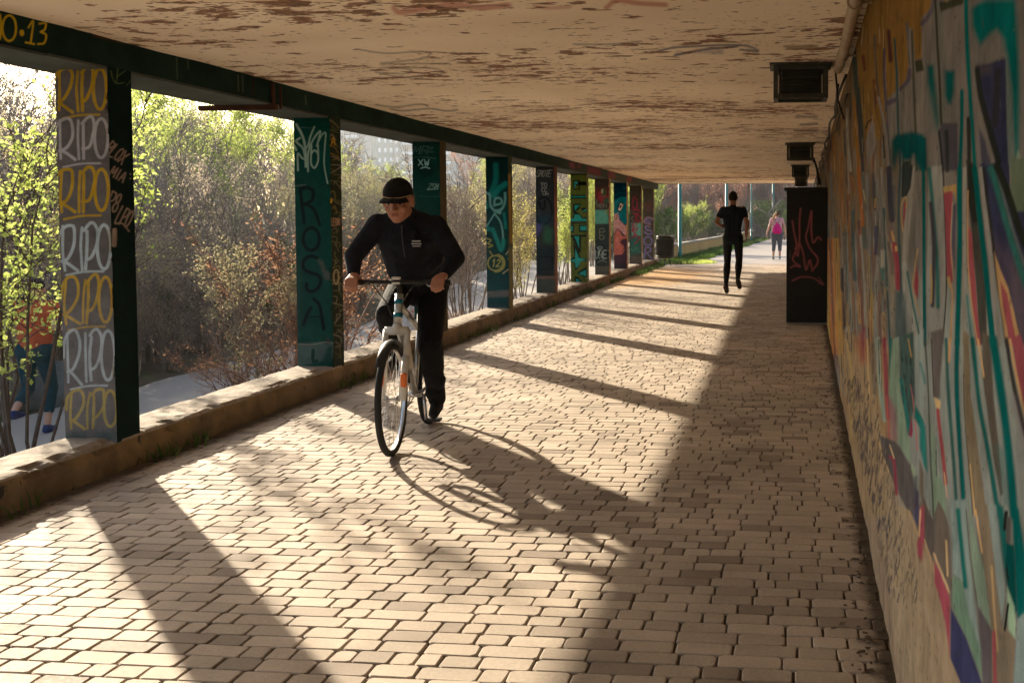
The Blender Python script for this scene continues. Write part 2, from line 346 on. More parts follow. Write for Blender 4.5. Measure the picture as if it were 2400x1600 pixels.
Dq.P(TAN,(200,150),(325,118),(322,300),(300,200),(205,210)).P((118,54,58),(205,208),(285,188),(288,300),(272,600),(292,1000),(262,1050),(234,960),(220,500)).L((130,112,84),8,(285,300),(270,700),(290,1000)).P((60,56,66),(290,320),(320,300),(300,900),(278,700),soft=3).L(TAN,26,(246,985),(262,1060),soft=2).L((150,112,72),16,(262,1050),(280,1150),(262,1590))
Dq.L(TEAL,46,(352,-20),(348,700),(322,1590),soft=2).L((116,108,98),34,(395,-20),(392,600),(385,1590),soft=2)
Dq.P((56,52,46),(415,-20),(462,-20),(530,600),(590,1100),(600,1600),(530,1600),(490,1000),(450,500),(425,250),soft=3).P((32,33,27),(415,-20),(468,-20),(520,480),(460,480),(425,250),soft=3)
Dq.P((126,60,62),(425,490),(460,580),(480,900),(510,1300),(545,1600),(505,1600),(455,1180),(428,900)).L((150,112,72),12,(425,190),(420,600),(428,950),(460,1250),(520,1600))
Dq.L((0,66,62),54,(485,-20),(545,500),(595,1000),(655,1600),soft=2).L((112,104,96),38,(540,-20),(600,500),(650,950),(715,1600),soft=2).L((36,34,32),24,(575,-20),(625,420),(685,880),(780,1600),soft=2).L((60,96,90),20,(415,1150),(440,1400),(470,1600),soft=3)
Dq.P((148,112,74),(668,740),(730,920),(800,1080),(915,1600),(775,1600),(720,1200),soft=2).P((128,62,66),(725,1010),(790,1130),(875,1600),(810,1600),(750,1230),soft=2)
# mid-left
pre.append(('p', Cq.t([(440,-20),(960,-20),(960,1600),(520,1600)]), (84,76,68), 0, 30, .6))
for (c,w,p) in (((106,98,88),22,[(570,-20),(600,400),(640,900),(680,1600)]),((40,62,60),16,[(595,350),(612,800),(650,1600)]),((44,60,60),22,[(745,-20),(728,400),(745,900),(760,1200)]),
    ((112,102,92),56,[(850,-20),(830,300),(800,600),(785,900)]),((118,112,102),50,[(785,860),(800,1100),(860,1350),(900,1600)]),((26,72,66),16,[(810,930),(860,1200),(940,1600)]),
    ((110,104,94),36,[(540,800),(520,1100),(520,1600)]),((60,56,70),30,[(525,520),(520,760)]),((48,46,52),50,[(640,-20),(655,300),(670,450)]),((62,60,58),26,[(500,30),(510,350)]),
    ((120,98,56),14,[(455,780),(470,1000),(490,1350)]),((120,112,100),20,[(380,600),(410,1000),(440,1600)]),((132,74,34),30,[(360,-20),(385,300),(400,500)]),((122,74,40),18,[(295,60),(320,200)]),
    ((138,120,82),9,[(405,180),(430,300)]),((148,110,60),10,[(515,260),(512,340)])):
    Cq.L(c,w,*p,soft=2)
Cq.P((36,40,38),(765,-20),(860,-20),(840,150),(800,240),(755,240)).P((112,48,50),(778,290),(800,280),(790,420),(768,560),soft=1).L((138,108,68),12,(770,560),(750,350),(780,260),(802,250),(800,340))
Cq.L((118,50,54),44,(690,680),(715,850),(725,1080),soft=2).L((150,112,66),18,(670,560),(685,640)).L((160,120,72),24,(708,700),(710,730))
Cq.P((122,52,54),(895,860),(915,1000),(910,1190),(885,1130),(872,1060)).L((140,106,66),10,(905,720),(880,900),(862,1050),(885,1180),(925,1320))
Cq.P((62,68,66),(700,1100),(780,1130),(820,1600),(690,1600),soft=8).L((130,120,104),34,(580,740),(582,880),soft=3).L((48,92,84),18,(575,900),(590,990),soft=3)
for i in range(26):
    x = r.uniform(560, 700); y = r.uniform(500, 1500); Cq.L(r.choice([(30,28,28),(140,116,84),(120,60,50)]), r.uniform(4,9), (x,y),(x+8,y+r.uniform(20,70)), a=.7)
# low left
pre.append(('p', Eq.t([(235,-60),(430,-60),(540,500),(600,1000),(740,1400),(740,1600),(400,1600),(250,900),(215,450)]), (130,104,76), 0, 10, 1))
Eq.P((132,80,56),(330,-20),(440,-20),(430,200),(380,200),soft=14).P((112,56,58),(370,-20),(425,-20),(405,160),soft=8).P((104,96,88),(500,-20),(530,-20),(525,500),(500,400),soft=6)
Eq.L((150,120,74),16,(245,-20),(300,300),(290,900),soft=4).L((166,134,86),10,(440,-20),(460,500)).L((120,124,108),40,(535,-20),(560,400),(600,720),soft=4).L((52,50,50),10,(545,-20),(555,300)).P((88,74,60),(470,20),(510,20),(520,480),(490,480),soft=5,a=.8)
Eq.L((116,54,58),40,(600,-20),(615,400),(635,700),soft=3).L((150,70,62),14,(615,500),(650,900),(690,1060),soft=2).P((32,76,70),(640,-20),(672,-20),(668,250),(640,370))
Eq.P(MINT,(672,-20),(732,-20),(745,450),(820,760),(850,1130),(780,1020),(720,920),(700,650),(635,480),(640,360),soft=3).P((112,84,82),(635,500),(700,620),(720,900),(690,900),soft=8)
Eq.P((58,72,66),(738,-20),(870,-20),(885,500),(830,860),(780,640),(745,450),soft=4).L((28,84,76),30,(750,350),(800,640),(830,850),soft=3).P((112,44,60),(850,680),(862,820),(850,880),(822,860)).L((140,84,80),12,(845,400),(875,650),(900,1000))
for i in range(30):
    x = r.uniform(750, 860); y = r.uniform(0, 560); Eq.L(r.choice([(28,40,40),(30,84,76),(24,24,26)]), r.uniform(4,9), (x,y),(x+8,y+r.uniform(30,90)), a=.8)
Eq.P((116,118,110),(880,-20),(960,-20),(960,720),(890,560),soft=3).P((20,80,72),(880,580),(960,730),(960,860),(872,700),soft=3).L(TAN,14,(820,-20),(850,140))
Eq.P((74,66,62),(555,860),(700,920),(730,960),(850,1150),(915,1400),(930,1600),(830,1600),(735,1400),(640,1180),(580,1020),soft=3).L((118,48,58),26,(650,1060),(690,1100),(712,1400),soft=3).L((168,134,94),12,(650,950),(690,1070)).L((160,128,86),10,(540,880),(580,1050),(640,1190)).L((118,126,98),26,(860,1150),(900,1350),soft=4).L((54,46,66),24,(885,1250),(900,1590),soft=8)
# low right
pre.append(('p', Fq.t([(-150,-500),(1100,-500),(1100,1700),(-150,1700)]), (116,115,107), 0, 75, 1))
Fq.P((84,74,70),(85,-20),(205,-20),(175,350),(170,520),(108,520),soft=3).L((46,42,40),8,(92,-20),(112,500)).P((104,114,94),(80,700),(125,900),(140,1200),(200,1300),(235,1600),(95,1600),soft=4).L((58,58,52),14,(30,-20),(58,400),(80,1000),(108,1600),soft=2)
Fq.P((30,92,84),(-20,690),(35,780),(58,1200),(20,1130),(-20,960),soft=4).P((90,76,64),(-20,1080),(20,1200),(20,1500),(-20,1400),soft=3).L((60,98,92),18,(-10,200),(30,380),soft=4)
Fq.P((170,138,92),(115,510),(178,548),(172,622),(130,605)).L((132,62,62),34,(148,630),(170,820),(200,1060),(222,1300),soft=2).L((172,134,98),10,(210,1200),(235,1430)).L((30,30,34),7,(132,1000),(134,1230))
Fq.L((38,72,66),28,(222,-20),(245,450),(285,1000),(330,1600),soft=3).L((160,118,78),22,(258,-20),(250,180),soft=2).L(TEAL,42,(325,-20),(318,400),(345,900),(395,1600),soft=3)
Fq.P((106,90,70),(383,-20),(432,-20),(450,500),(520,1000),(600,1600),(480,1600),(425,1200),(392,700),(380,400),soft=2).L((70,58,48),8,(380,300),(400,800),(470,1590)).L((160,126,84),14,(442,1130),(490,1600))
Fq.L((14,72,66),42,(468,-20),(530,550),(610,1000),(705,1600),soft=4).P((76,66,56),(555,-20),(628,-20),(662,500),(705,950),(745,1400),(722,1420),(655,1050),(600,600),(560,300),soft=3).L((160,124,82),16,(518,-20),(575,320))
Fq.L(TEAL,80,(655,-20),(725,450),(790,950),(850,1600),soft=5).P((50,86,80),(690,950),(760,1000),(800,1500),(760,1500),soft=12,a=.6)
Fq.P((126,62,66),(830,-20),(905,-20),(960,160),(960,760),(900,500),soft=2).L((168,128,86),22,(812,-20),(875,350),(960,760),soft=2).L((44,40,38),36,(778,-20),(850,420),(960,930),soft=3).L((120,96,98),20,(840,500),(941,950),soft=10,a=.5)
# bottom
Gq.P((130,108,84),(240,-20),(440,-20),(540,200),(660,450),(800,720),(808,1300),(930,1620),(380,1620),(320,1150),(270,1000),(255,700),soft=3)
Gq.P((88,76,66),(440,-60),(510,-10),(560,-170),(610,-30),(650,70),(700,-110),(760,-10),(805,140),(832,700),(800,760),(650,400),(530,200)).P((62,56,58),(590,0),(660,60),(640,380),(600,260),soft=12,a=.7).P((66,60,78),(470,-20),(530,-20),(530,150),(480,60),soft=4)
Gq.P((130,58,66),(542,-20),(578,-20),(575,250),(552,450),(515,400),(508,280),(530,200),soft=4).L((172,130,92),14,(540,-20),(528,220)).L((150,118,84),12,(440,0),(480,130),(525,220)).L((150,118,84),14,(578,250),(660,540))
Gq.P((132,60,68),(668,450),(722,560),(806,790),(806,1330),(760,1000),(705,760),(668,640),soft=3).L((160,128,96),20,(664,380),(700,480),(800,730),soft=2).L((176,140,96),18,(775,260),(785,580),a=.8)
Gq.P((48,48,72),(812,880),(960,1150),(1115,1600),(920,1600),(815,1340),soft=3).P((92,110,90),(835,580),(945,640),(1000,900),(1090,1250),(1105,1540),(965,1150),(830,880),soft=4)
Gq.P((112,120,113),(820,-20),(960,-20),(1000,500),(1060,1050),(1110,1330),(990,950),(930,640),(840,560),soft=4).L((12,82,74),40,(885,-20),(920,330),(955,680),soft=4).P((106,116,98),(975,-20),(1040,200),(1130,560),(1182,1080),(1060,850),(1005,450),soft=4).L((80,74,66),10,(960,-20),(1000,400),(1060,850))
Gq.P((80,70,70),(1060,850),(1192,1090),(1200,1620),(1115,1620),(1090,1200),soft=4).P((106,90,72),(1060,-20),(1155,-20),(1230,560),(1280,1050),(1340,1080),(1405,1150),(1412,1250),(1380,1620),(1195,1620),(1190,1100),(1125,560),soft=3)
Gq.L((170,130,88),16,(1045,-20),(1105,370)).L((150,118,80),18,(1190,500),(1210,900),(1245,1270),soft=2).L((130,64,66),34,(1208,1100),(1225,1620),soft=2).P((80,72,62),(1260,1100),(1330,1120),(1350,1600),(1260,1600),soft=14,a=.6)
Gq.P((114,120,113),(1158,-20),(1235,-20),(1300,500),(1320,760),(1285,980),(1235,600),soft=4).P((22,78,72),(1230,-20),(1300,-20),(1360,400),(1330,650),(1295,450),soft=5).P(TEAL,(1370,-20),(1442,-20),(1500,380),(1500,1000),(1430,980),(1400,500),soft=5)
Gq.P((0,58,54),(1330,280),(1395,300),(1430,900),(1400,950),(1350,800),(1320,500),soft=3).L((26,30,28),34,(1325,0),(1310,150)).L((70,66,60),44,(1350,60),(1345,260),soft=3).L((26,30,28),16,(1330,500),(1345,620)).P((128,144,116),(1335,680),(1400,860),(1412,1000),(1410,1160),(1345,1080),(1335,900),soft=4).L((20,22,22),20,(1345,840),(1310,1080)).P((108,116,110),(1430,980),(1520,900),(1520,1620),(1390,1620),(1412,1250),soft=4)
rough = []
for i in range(520):
    t = r.random(); x = 1930 + 150*r.random()**1.2; yy = 60 + t*900; rough.append(('l', [(x, yy), (x+.4, yy+r.uniform(6, 50))], r.choice([(46,38,34),(60,46,38),(140,118,92),(84,70,58),(40,48,48),(120,86,50)]), r.uniform(.7, 1.8), .6, r.uniform(.4,.9)))
for i in range(260):
    x = r.uniform(2090, 2395); yy = r.uniform(20, 1580); rough.append(('l', [(x, yy), (x+.6, yy+r.uniform(3, 16))], r.choice([(40,38,36),(60,54,48),(70,66,60)]), r.uniform(.8, 2), .8, r.uniform(.3,.8)))
for i in range(520):   # broken, scuffed render showing through along the foot of the wall
    t = r.random(); yy = 880 + t*520; xc_ = 1985 + (yy-880)*.215; x = xc_ + r.uniform(-8, 52+8*t); 
    if r.random() < .5: x = xc_ + r.uniform(-8, 25)
    L = r.uniform(5, 26); rough.append(('l', [(x+L*.18, yy), (x, yy+L)], r.choice([(46,44,56),(66,56,52),(40,38,44),(140,116,80),(82,70,58)]), r.uniform(1.2, 3), .8, r.uniform(.5,.9)))
for i in range(60):
    x = r.uniform(2095, 2230); yy = r.uniform(1230, 1590); L = r.uniform(4, 14); rough.append(('l', [(x, yy), (x+1, yy+L)], r.choice([(60,56,50),(90,78,58)]), 1.5, .8, .7))
pre.insert(0, ('p', Gq.t([(-500,-250),(430,-100),(440,700),(420,1700),(-500,1700)]), (128,104,82), 0, 3, 1))
MURAL = [('p', [(1880,-50),(2110,-50),(2110,1000),(1990,1000),(1880,500)], (100,80,60), 0, 3, 1)] + pre + A.out + Cq.out + Bq.out + Dq.out + Eq.out + Fq.out + Gq.out + rough

def wall_x(y): return .357 + .0205*(y-3.45)
uu = np.concatenate([np.linspace(2960, 2420, 30), np.linspace(2416, 1930, 340), np.linspace(1928.5, 1896, 60)])
# u = picture x of the wall line at eye height -> depth Y along the wall
def u2y(u):
    y = np.full_like(u, 3.); lo = np.full_like(u, .9); hi = np.full_like(u, 60.)
    for _ in range(50):
        y = (lo+hi)/2; p = proj(np.stack([wall_x(y), y, np.full_like(y, CAMZ)], -1))[:, 0]
        m = p > u; lo = np.where(m, y, lo); hi = np.where(m, hi, y)
    return y
ys = np.concatenate([[-3., -1.5, 0.], u2y(uu)]); ys = np.unique(np.clip(ys, -3, 34.2)); nz = 620; zs = np.linspace(0, 2.46, nz)
YY, ZZ = np.meshgrid(ys, zs, indexing='ij'); V = np.stack([wall_x(YY), YY, ZZ], -1).reshape(-1, 3)
yq = np.maximum(V[:, 1], 1.2); Pm = proj(np.stack([wall_x(yq), yq, V[:, 2]], -1)); Pm[:, 0] = np.where(Pm[:, 0] > 2400, 4800-Pm[:, 0], Pm[:, 0]); Pm[:, 0] = np.maximum(Pm[:, 0], 1900); Pm[:, 1] = np.clip(Pm[:, 1], 2, 1598)
rg = np.zeros((len(V), 4)); rg[:, :3] = alb(GREY); rg[:, 3] = 1
paint(Pm, MURAL, rg)
bump_ = (fnoise(V[:,1]*6, V[:,2]*6, 3)-.5)*.012; V[:, 0] += bump_*(V[:, 2] < .5) + bump_*.3
FQ = grid_faces(len(ys), nz)
n0 = len(V); y0_, y1_ = ys[0], ys[-1]
ex = np.array([[wall_x(y0_)+.02,y0_,0],[wall_x(y1_)+.02,y1_,0],[wall_x(y1_)+.02,y1_,2.46],[wall_x(y0_)+.02,y0_,2.46],[wall_x(y0_)+.5,y0_,0],[wall_x(y1_)+.5,y1_,0],[wall_x(y1_)+.5,y1_,2.46],[wall_x(y0_)+.5,y0_,2.46]])
V = np.vstack([V, ex]); rg = np.vstack([rg, np.tile(np.array([.2,.18,.15,0.]), (8,1))])
FQ = np.vstack([FQ[:, ::-1], np.array([[4,5,6,7],[1,0,4,5][::-1],[3,7,6,2][::-1],[0,3,7,4][::-1],[1,5,6,2][::-1],[0,1,2,3]])+n0])
M['mural'] = worn('mural_paint', (.34,.27,.19), (.24,.19,.13), 3, rough=.95, spec=.02, bump=.5, bscale=55, dist=.004, paint=True, pnoise=.32, peel=((.15,.12,.095), 7, .675))
wall = npmesh('graffiti_wall', V, FQ, M['mural'], col=rg)
tag(wall, 'long concrete wall on the right covered in a teal, yellow and purple graffiti mural', 'wall')
# ------------------------------------------------------------------ paved floor
KX = -3.77; CEIL = 2.46; YEND = 33.7
def paver_mat():
    m, nt, b = base_mat('paver', (.4,.3,.2), .75, 0, .12); L = nt.links
    g = nd(nt, 'ShaderNodeNewGeometry'); tc = nd(nt, 'ShaderNodeTexCoord')
    rp = nd(nt, 'ShaderNodeValToRGB'); e = rp.color_ramp.elements
    e[0].color = (.37,.305,.24,1); e[0].position = 0; e[1].color = (.54,.455,.365,1); e[1].position = 1
    x = e.new(.08); x.color = (.29,.235,.185,1); x = e.new(.16); x.color = (.43,.36,.285,1); x = e.new(.6); x.color = (.48,.40,.315,1)
    L.new(g.outputs['Random Per Island'], rp.inputs[0])
    n1 = nd(nt, 'ShaderNodeTexNoise', i_Scale=1.3, i_Detail=5, i_Roughness=.6); L.new(tc.outputs['Object'], n1.inputs[0])
    n2 = nd(nt, 'ShaderNodeTexNoise', i_Scale=70, i_Detail=6, i_Roughness=.75); L.new(tc.outputs['Object'], n2.inputs[0])
    m1 = nd(nt, 'ShaderNodeMapRange', i_1=.3, i_2=.7, i_3=.72, i_4=1.14); L.new(n1.outputs[0], m1.inputs[0])
    m2 = nd(nt, 'ShaderNodeMapRange', i_1=.3, i_2=.7, i_3=.8, i_4=1.15); L.new(n2.outputs[0], m2.inputs[0])
    mu = nd(nt, 'ShaderNodeMath', operation='MULTIPLY'); L.new(m1.outputs[0], mu.inputs[0]); L.new(m2.outputs[0], mu.inputs[1])
    vs = nd(nt, 'ShaderNodeVectorMath', operation='SCALE'); L.new(rp.outputs[0], vs.inputs[0]); L.new(mu.outputs[0], vs.inputs['Scale'])
    # spilled ochre sand near the far end (a real patch of sand)
    mp = nd(nt, 'ShaderNodeMapping'); mp.vector_type = 'POINT'; mp.inputs['Location'].default_value = (3.25/1.5, -27.3/4.6, 0); mp.inputs['Scale'].default_value = (1/1.5, 1/4.6, 1)
    L.new(tc.outputs['Object'], mp.inputs[0]); ln = nd(nt, 'ShaderNodeVectorMath', operation='LENGTH'); L.new(mp.outputs[0], ln.inputs[0])
    n3 = nd(nt, 'ShaderNodeTexNoise', i_Scale=2.2, i_Detail=6); L.new(tc.outputs['Object'], n3.inputs[0])
    ad = nd(nt, 'ShaderNodeMath', operation='ADD'); L.new(ln.outputs['Value'], ad.inputs[0]); L.new(n3.outputs[0], ad.inputs[1])
    mr = nd(nt, 'ShaderNodeMapRange', i_1=1.7, i_2=1.15, i_3=0, i_4=.62); L.new(ad.outputs[0], mr.inputs[0])
    mx = nd(nt, 'ShaderNodeMix', data_type='RGBA'); L.new(mr.outputs[0], mx.inputs[0]); L.new(vs.outputs[0], mx.inputs[6]); mx.inputs[7].default_value = (.55,.30,.075,1)
    # dirt along both edges of the floor
    sx = nd(nt, 'ShaderNodeSeparateXYZ'); L.new(tc.outputs['Object'], sx.inputs[0])
    a1 = nd(nt, 'ShaderNodeMapRange', i_1=-3.55, i_2=-3.78, i_3=0, i_4=1); L.new(sx.outputs[0], a1.inputs[0])
    w1 = nd(nt, 'ShaderNodeMath', operation='MULTIPLY_ADD', i_1=-.0205, i_2=-.2863); L.new(sx.outputs[1], w1.inputs[0])
    w2 = nd(nt, 'ShaderNodeMath', operation='ADD'); L.new(sx.outputs[0], w2.inputs[0]); L.new(w1.outputs[0], w2.inputs[1])
    a2 = nd(nt, 'ShaderNodeMapRange', i_1=-.12, i_2=0.01, i_3=0, i_4=1); L.new(w2.outputs[0], a2.inputs[0])
    am = nd(nt, 'ShaderNodeMath', operation='MAXIMUM'); L.new(a1.outputs[0], am.inputs[0]); L.new(a2.outputs[0], am.inputs[1])
    n5 = nd(nt, 'ShaderNodeTexNoise', i_Scale=9, i_Detail=7, i_Roughness=.7); L.new(tc.outputs['Object'], n5.inputs[0])
    a3 = nd(nt, 'ShaderNodeMath', operation='ADD'); L.new(am.outputs[0], a3.inputs[0]); L.new(n5.outputs[0], a3.inputs[1])
    a4 = nd(nt, 'ShaderNodeMapRange', i_1=.85, i_2=1.2, i_3=0, i_4=.9); L.new(a3.outputs[0], a4.inputs[0])
    mx2 = nd(nt, 'ShaderNodeMix', data_type='RGBA'); L.new(a4.outputs[0], mx2.inputs[0]); L.new(mx.outputs[2], mx2.inputs[6]); mx2.inputs[7].default_value = (.07,.052,.035,1)
    L.new(mx2.outputs[2], b.inputs['Base Color'])
    n4 = nd(nt, 'ShaderNodeTexNoise', i_Scale=160, i_Detail=5, i_Roughness=.7); L.new(tc.outputs['Object'], n4.inputs[0])
    n6 = nd(nt, 'ShaderNodeTexNoise', i_Scale=14, i_Detail=3); L.new(tc.outputs['Object'], n6.inputs[0])
    a5 = nd(nt, 'ShaderNodeMath', operation='MULTIPLY_ADD', i_1=.7); L.new(n6.outputs[0], a5.inputs[0]); L.new(n4.outputs[0], a5.inputs[2])
    bp = nd(nt, 'ShaderNodeBump', i_Strength=.5, i_Distance=.0013); L.new(a5.outputs[0], bp.inputs['Height']); L.new(bp.outputs[0], b.inputs['Normal'])
    mr5 = nd(nt, 'ShaderNodeMapRange', i_1=.3, i_2=.7, i_3=.6, i_4=.9); L.new(n2.outputs[0], mr5.inputs[0]); L.new(mr5.outputs[0], b.inputs['Roughness'])
    return m
M['paver'] = paver_mat()
PV = []; lens = [.085, .12, .13, .16, .17, .19, .21]
y = -.6
rnd = random.Random(3); row = 0; rects = []
while y < 34.0:
    x = KX - rnd.uniform(0, .15); pitch = .098*rnd.uniform(.97, 1.03)
    xe = wall_x(y) + .02; wob = rnd.uniform(-.003, .003)
    while x < xe:
        l = rnd.choice(lens)*rnd.uniform(.96, 1.04)
        x1 = min(x+l, xe+.02)
        if x1 > KX+.02 and x1-x > .03: rects.append((max(x, KX-.01), x1, y, y+pitch))
        x = x1
    y += pitch; row += 1
Rr = np.array(rects); n = len(Rr)
g_ = .0022 + rng.random(n)*.0026; x0 = Rr[:,0]+g_; x1 = Rr[:,1]-g_; y0 = Rr[:,2]+g_*.42; y1 = Rr[:,3]-g_*.42; ch = .005+rng.random(n)*.009
def octo(ins):
    X0, X1, Y0, Y1 = x0+ins, x1-ins, y0+ins, y1-ins; c = ch
    return np.stack([np.stack([X0+c, Y0],1), np.stack([X1-c, Y0],1), np.stack([X1, Y0+c],1), np.stack([X1, Y1-c],1), np.stack([X1-c, Y1],1), np.stack([X0+c, Y1],1), np.stack([X0, Y1-c],1), np.stack([X0, Y0+c],1)], 1)
jit = (rng.random((n, 8, 2))-.5)*.0035
o1 = octo(0)+jit; o2 = octo(.0035)+jit*1.3
cx_ = (x0+x1)/2; cy_ = (y0+y1)/2
und = (fnoise(cx_*1.1, cy_*1.1, 11)-.5)*.012; lift = und+(rng.random(n)-.5)*.0022; tx = (rng.random(n)-.5)*.010; ty = (rng.random(n)-.5)*.010
def zz(o, dz): return dz + lift[:,None] + (o[:,:,0]-cx_[:,None])*tx[:,None] + (o[:,:,1]-cy_[:,None])*ty[:,None]
V = np.concatenate([np.dstack([o1, zz(o1, -.02)]), np.dstack([o1, zz(o1, -.003)]), np.dstack([o2, zz(o2, 0)])], 1).reshape(-1, 3)
fl = []
for lv in (0, 8):
    for k in range(8): fl.append((lv+k, lv+(k+1)%8, lv+8+(k+1)%8, lv+8+k))
fl += [(16,17,18,19), (16,19,20,23), (20,21,22,23)]
FQ = (np.array(fl)[None] + (np.arange(n)*24)[:, None, None]).reshape(-1, 4)
pav = npmesh('pavement', V, FQ, M['paver']); tag(pav, kind='structure')
jm = MB(); jm.add([(KX-.3,-3,-.010),(wall_x(-3)+.1,-3,-.010),(wall_x(34.2)+.1,34.05,-.010),(KX-.3,34.05,-.010)], [(0,1,2,3)])
M['joint'] = worn('joint_soil', (.15,.11,.075), (.07,.05,.035), 14, rough=1, bump=.6, bscale=90, dist=.004)
tag(jm.build('paving_bed', M['joint']), kind='structure')

# ------------------------------------------------------------------ kerb wall
ysk = np.concatenate([np.arange(-2.5, 14, .022), np.arange(14, 34.0, .07)])
prof = [(0,-.05),(0,.03),(0,.08),(0,.12),(0,.15),(0,.168),(-.004,.182),(-.016,.190),(-.04,.192),(-.08,.193),(-.14,.194),(-.2,.193),(-.27,.192),(-.33,.19),(-.36,.17),(-.36,0),(-.37,-1.1)]
nP = len(prof); KV = np.zeros((len(ysk), nP, 3))
crk = np.clip((fnoise(ysk*3.1, ysk*0+.5, 21)-.50)*7, 0, 1)*.7 + np.clip((fnoise(ysk*11, ysk*0+3, 22)-.5)*4, 0, 1)*.5
for j, (dx, dz) in enumerate(prof):
    top = 4 <= j <= 8
    e = crk*(.048 if top else 0)*(fnoise(ysk*22, ysk*0+j*.7, 31)*1.6)
    KV[:, j, 0] = KX + dx - e*1.3 + (fnoise(ysk*5, ysk*0+j, 41)-.5)*(.012 if j < 4 else .01)
    KV[:, j, 1] = ysk
    KV[:, j, 2] = dz - e*(.9 if j > 5 else .5) + (fnoise(ysk*9, ysk*0+j*1.3, 51)-.5)*(.014 if j >= 6 and j < 14 else .002)
mi = np.tile([0 if j < 5 else 1 for j in range(nP-1)], len(ysk)-1)
fq = grid_faces(len(ysk), nP)[:, ::-1]
kerb = npmesh('low_wall', KV.reshape(-1,3), fq, [M['kerbface'], M['kerbtop']], mi=mi)
tag(kerb, 'long low ochre kerb wall with a crumbling concrete top, carrying the row of pillars', 'kerb wall')

# ------------------------------------------------------------------ pillars
def solveY(x, y):
    lo, hi = 1., 80.
    for _ in range(60):
        Y = (lo+hi)/2; z = 1.45-(y-508)*Y/F; p = proj([KX-.005, Y, z])
        if p[0] < x: lo = Y
        else: hi = Y
    return Y
meas = [(265,700),(779,700),(1032,455),(1192,544),(1300,544),(1375,544),(1427.7,544),(1469,544),(1503,544),(1532,544)]
CY = [solveY(*m) for m in meas]
print('CY', [round(c, 2) for c in CY])
# tidy towards an even spacing
CW, CD, ZB, ZT = .314, .23, .168, 2.315
fronts = {}; sides = {}
W1=(148,136,130); YG=(158,118,26); PK=(126,104,90)
def ripo(tr, x0, y0, x1, y1, c, ul, lw=7.0):
    w, h = (x1-x0), (y1-y0); rj = random.Random(int(y0)); sk = rj.uniform(-.05,.05)
    q = lambda *p: [(x0+(u+sk*(.5-v)+rj.uniform(-.018,.018))*w, y0+(v+rj.uniform(-.022,.022))*h) for u, v in p]
    lw *= rj.uniform(.88,1.1)
    tr.L(c, lw, *q((.0,.52),(.03,.25),(.14,.08),(.28,.06),(.33,.22),(.31,.48),(.2,.72),(.09,.8)), a=.95)
    tr.L(c, lw, *q((.09,.78),(.2,.86),(.36,1.0)), a=.95).L(c, lw*.85, *q((.11,.10),(.09,.6),(.11,.98)), a=.95)
    tr.L(c, lw*.85, *q((.46,.1),(.43,.5),(.44,.98)), a=.9)
    tr.L(c, lw, *q((.55,.18),(.53,.5),(.52,.97)), a=.95).L(c, lw, *q((.52,.16),(.6,.03),(.7,.02),(.74,.2),(.72,.45),(.62,.7),(.52,.76)), a=.95)
    o = ARC(x0+.865*w, y0+.5*h, .125*w, .45*h, -90, 270, 14); tr.L(c, lw, *o, a=.95)
    tr.L(c, lw*.7, (x0+.16*w, ul+6), (x0+.5*w, ul-2), (x0+.85*w, ul-3), a=.85)
I1 = TR(0,0,1)
for (a,b,c_,d,col,ul) in ((127,156,251,262,YG,272),(129,273,254,375,W1,386),(130,391,255,499,YG,508),(135,521,261,636,(150,150,144),639),(141,643,264,761,(164,124,40),768),(146,768,270,897,(152,152,146),906),(155,910,275,1004,(150,122,50),1040)):
    ripo(I1, a, b, c_, d, col, ul)
I1.P((60,66,58),(140,1012),(200,1010),(205,1040),(140,1040),soft=4,a=.8).P((50,62,54),(225,1010),(285,1012),(285,1030),(225,1030),soft=5,a=.7)
I1.P((120,112,106),(140,720),(275,700),(280,1020),(145,1020),soft=60,a=.25)
fronts[0] = ((88,78,72), I1.out)
s0 = TR(100,140,3.408)
s0.L((96,104,52),5,(545,90),(560,150),(590,190),(650,185)).L((96,104,52),5,(600,70),(590,185)).L((96,104,52),4,(590,140),(660,90)).L((84,92,46),4,(670,210),(700,170))
text(s0,'BLOX',560,650,38,105,PK,12,gap=.15,ang=38); text(s0,'MIA',572,850,38,80,PK,12,gap=.12,ang=30); text(s0,':',690,900,20,60,PK,12)
text(s0,'P8',560,1050,42,150,PK,13,gap=.1,ang=22); text(s0,'LPO',640,1170,34,140,PK,13,gap=.1,ang=26); s0.L(PK,12,(585,1305),(640,1310),(690,1370)).L(PK,34,(576,1360),(574,1480),soft=1.5)
sides[0] = ((14,27,23), s0.out)
f1 = TR(660,200,4.356); WG=(120,132,112)
f1.L(WG,26,(150,400),(205,500),(238,620),(248,830)).L(WG,18,(335,425),(295,520),(270,620)).L(WG,22,(185,540),(150,575),(215,640),(240,720)).L(WG,22,(130,620),(150,660))
f1.L(WG,18,(168,870),(165,700),(205,740),(245,760)).L(WG,18,(270,880),(270,700),(320,560),(395,470),(360,620)).L(WG,18,(250,640),(300,600),(300,720),(300,800),(335,845),(370,780),(370,700),(335,665),(300,700))
f1.L(WG,16,(370,600),(375,720)).L(WG,14,(365,600),(410,510),(450,490),(440,640),(435,820),(470,1000)).L((70,80,70),6,(200,430),(300,438)).L((90,84,76),10,(90,1035),(240,1015),a=.7)
BK=(8,20,18)
f1.L(BK,34,(190,1060),(205,1200),(230,1400)).L(BK,34,(190,1060),(260,1045),(320,1080),(310,1170),(230,1220)).L(BK,34,(250,1210),(330,1270),(388,1420)).L(BK,10,(340,1050),(440,1010),(470,1020),a=.7)
f1.L(BK,34,*ARC(303,1570,82,115,0,360)).L((60,74,66),5,(110,1100),(130,1450),(150,1560))
g1 = TR(660,540,4.356)
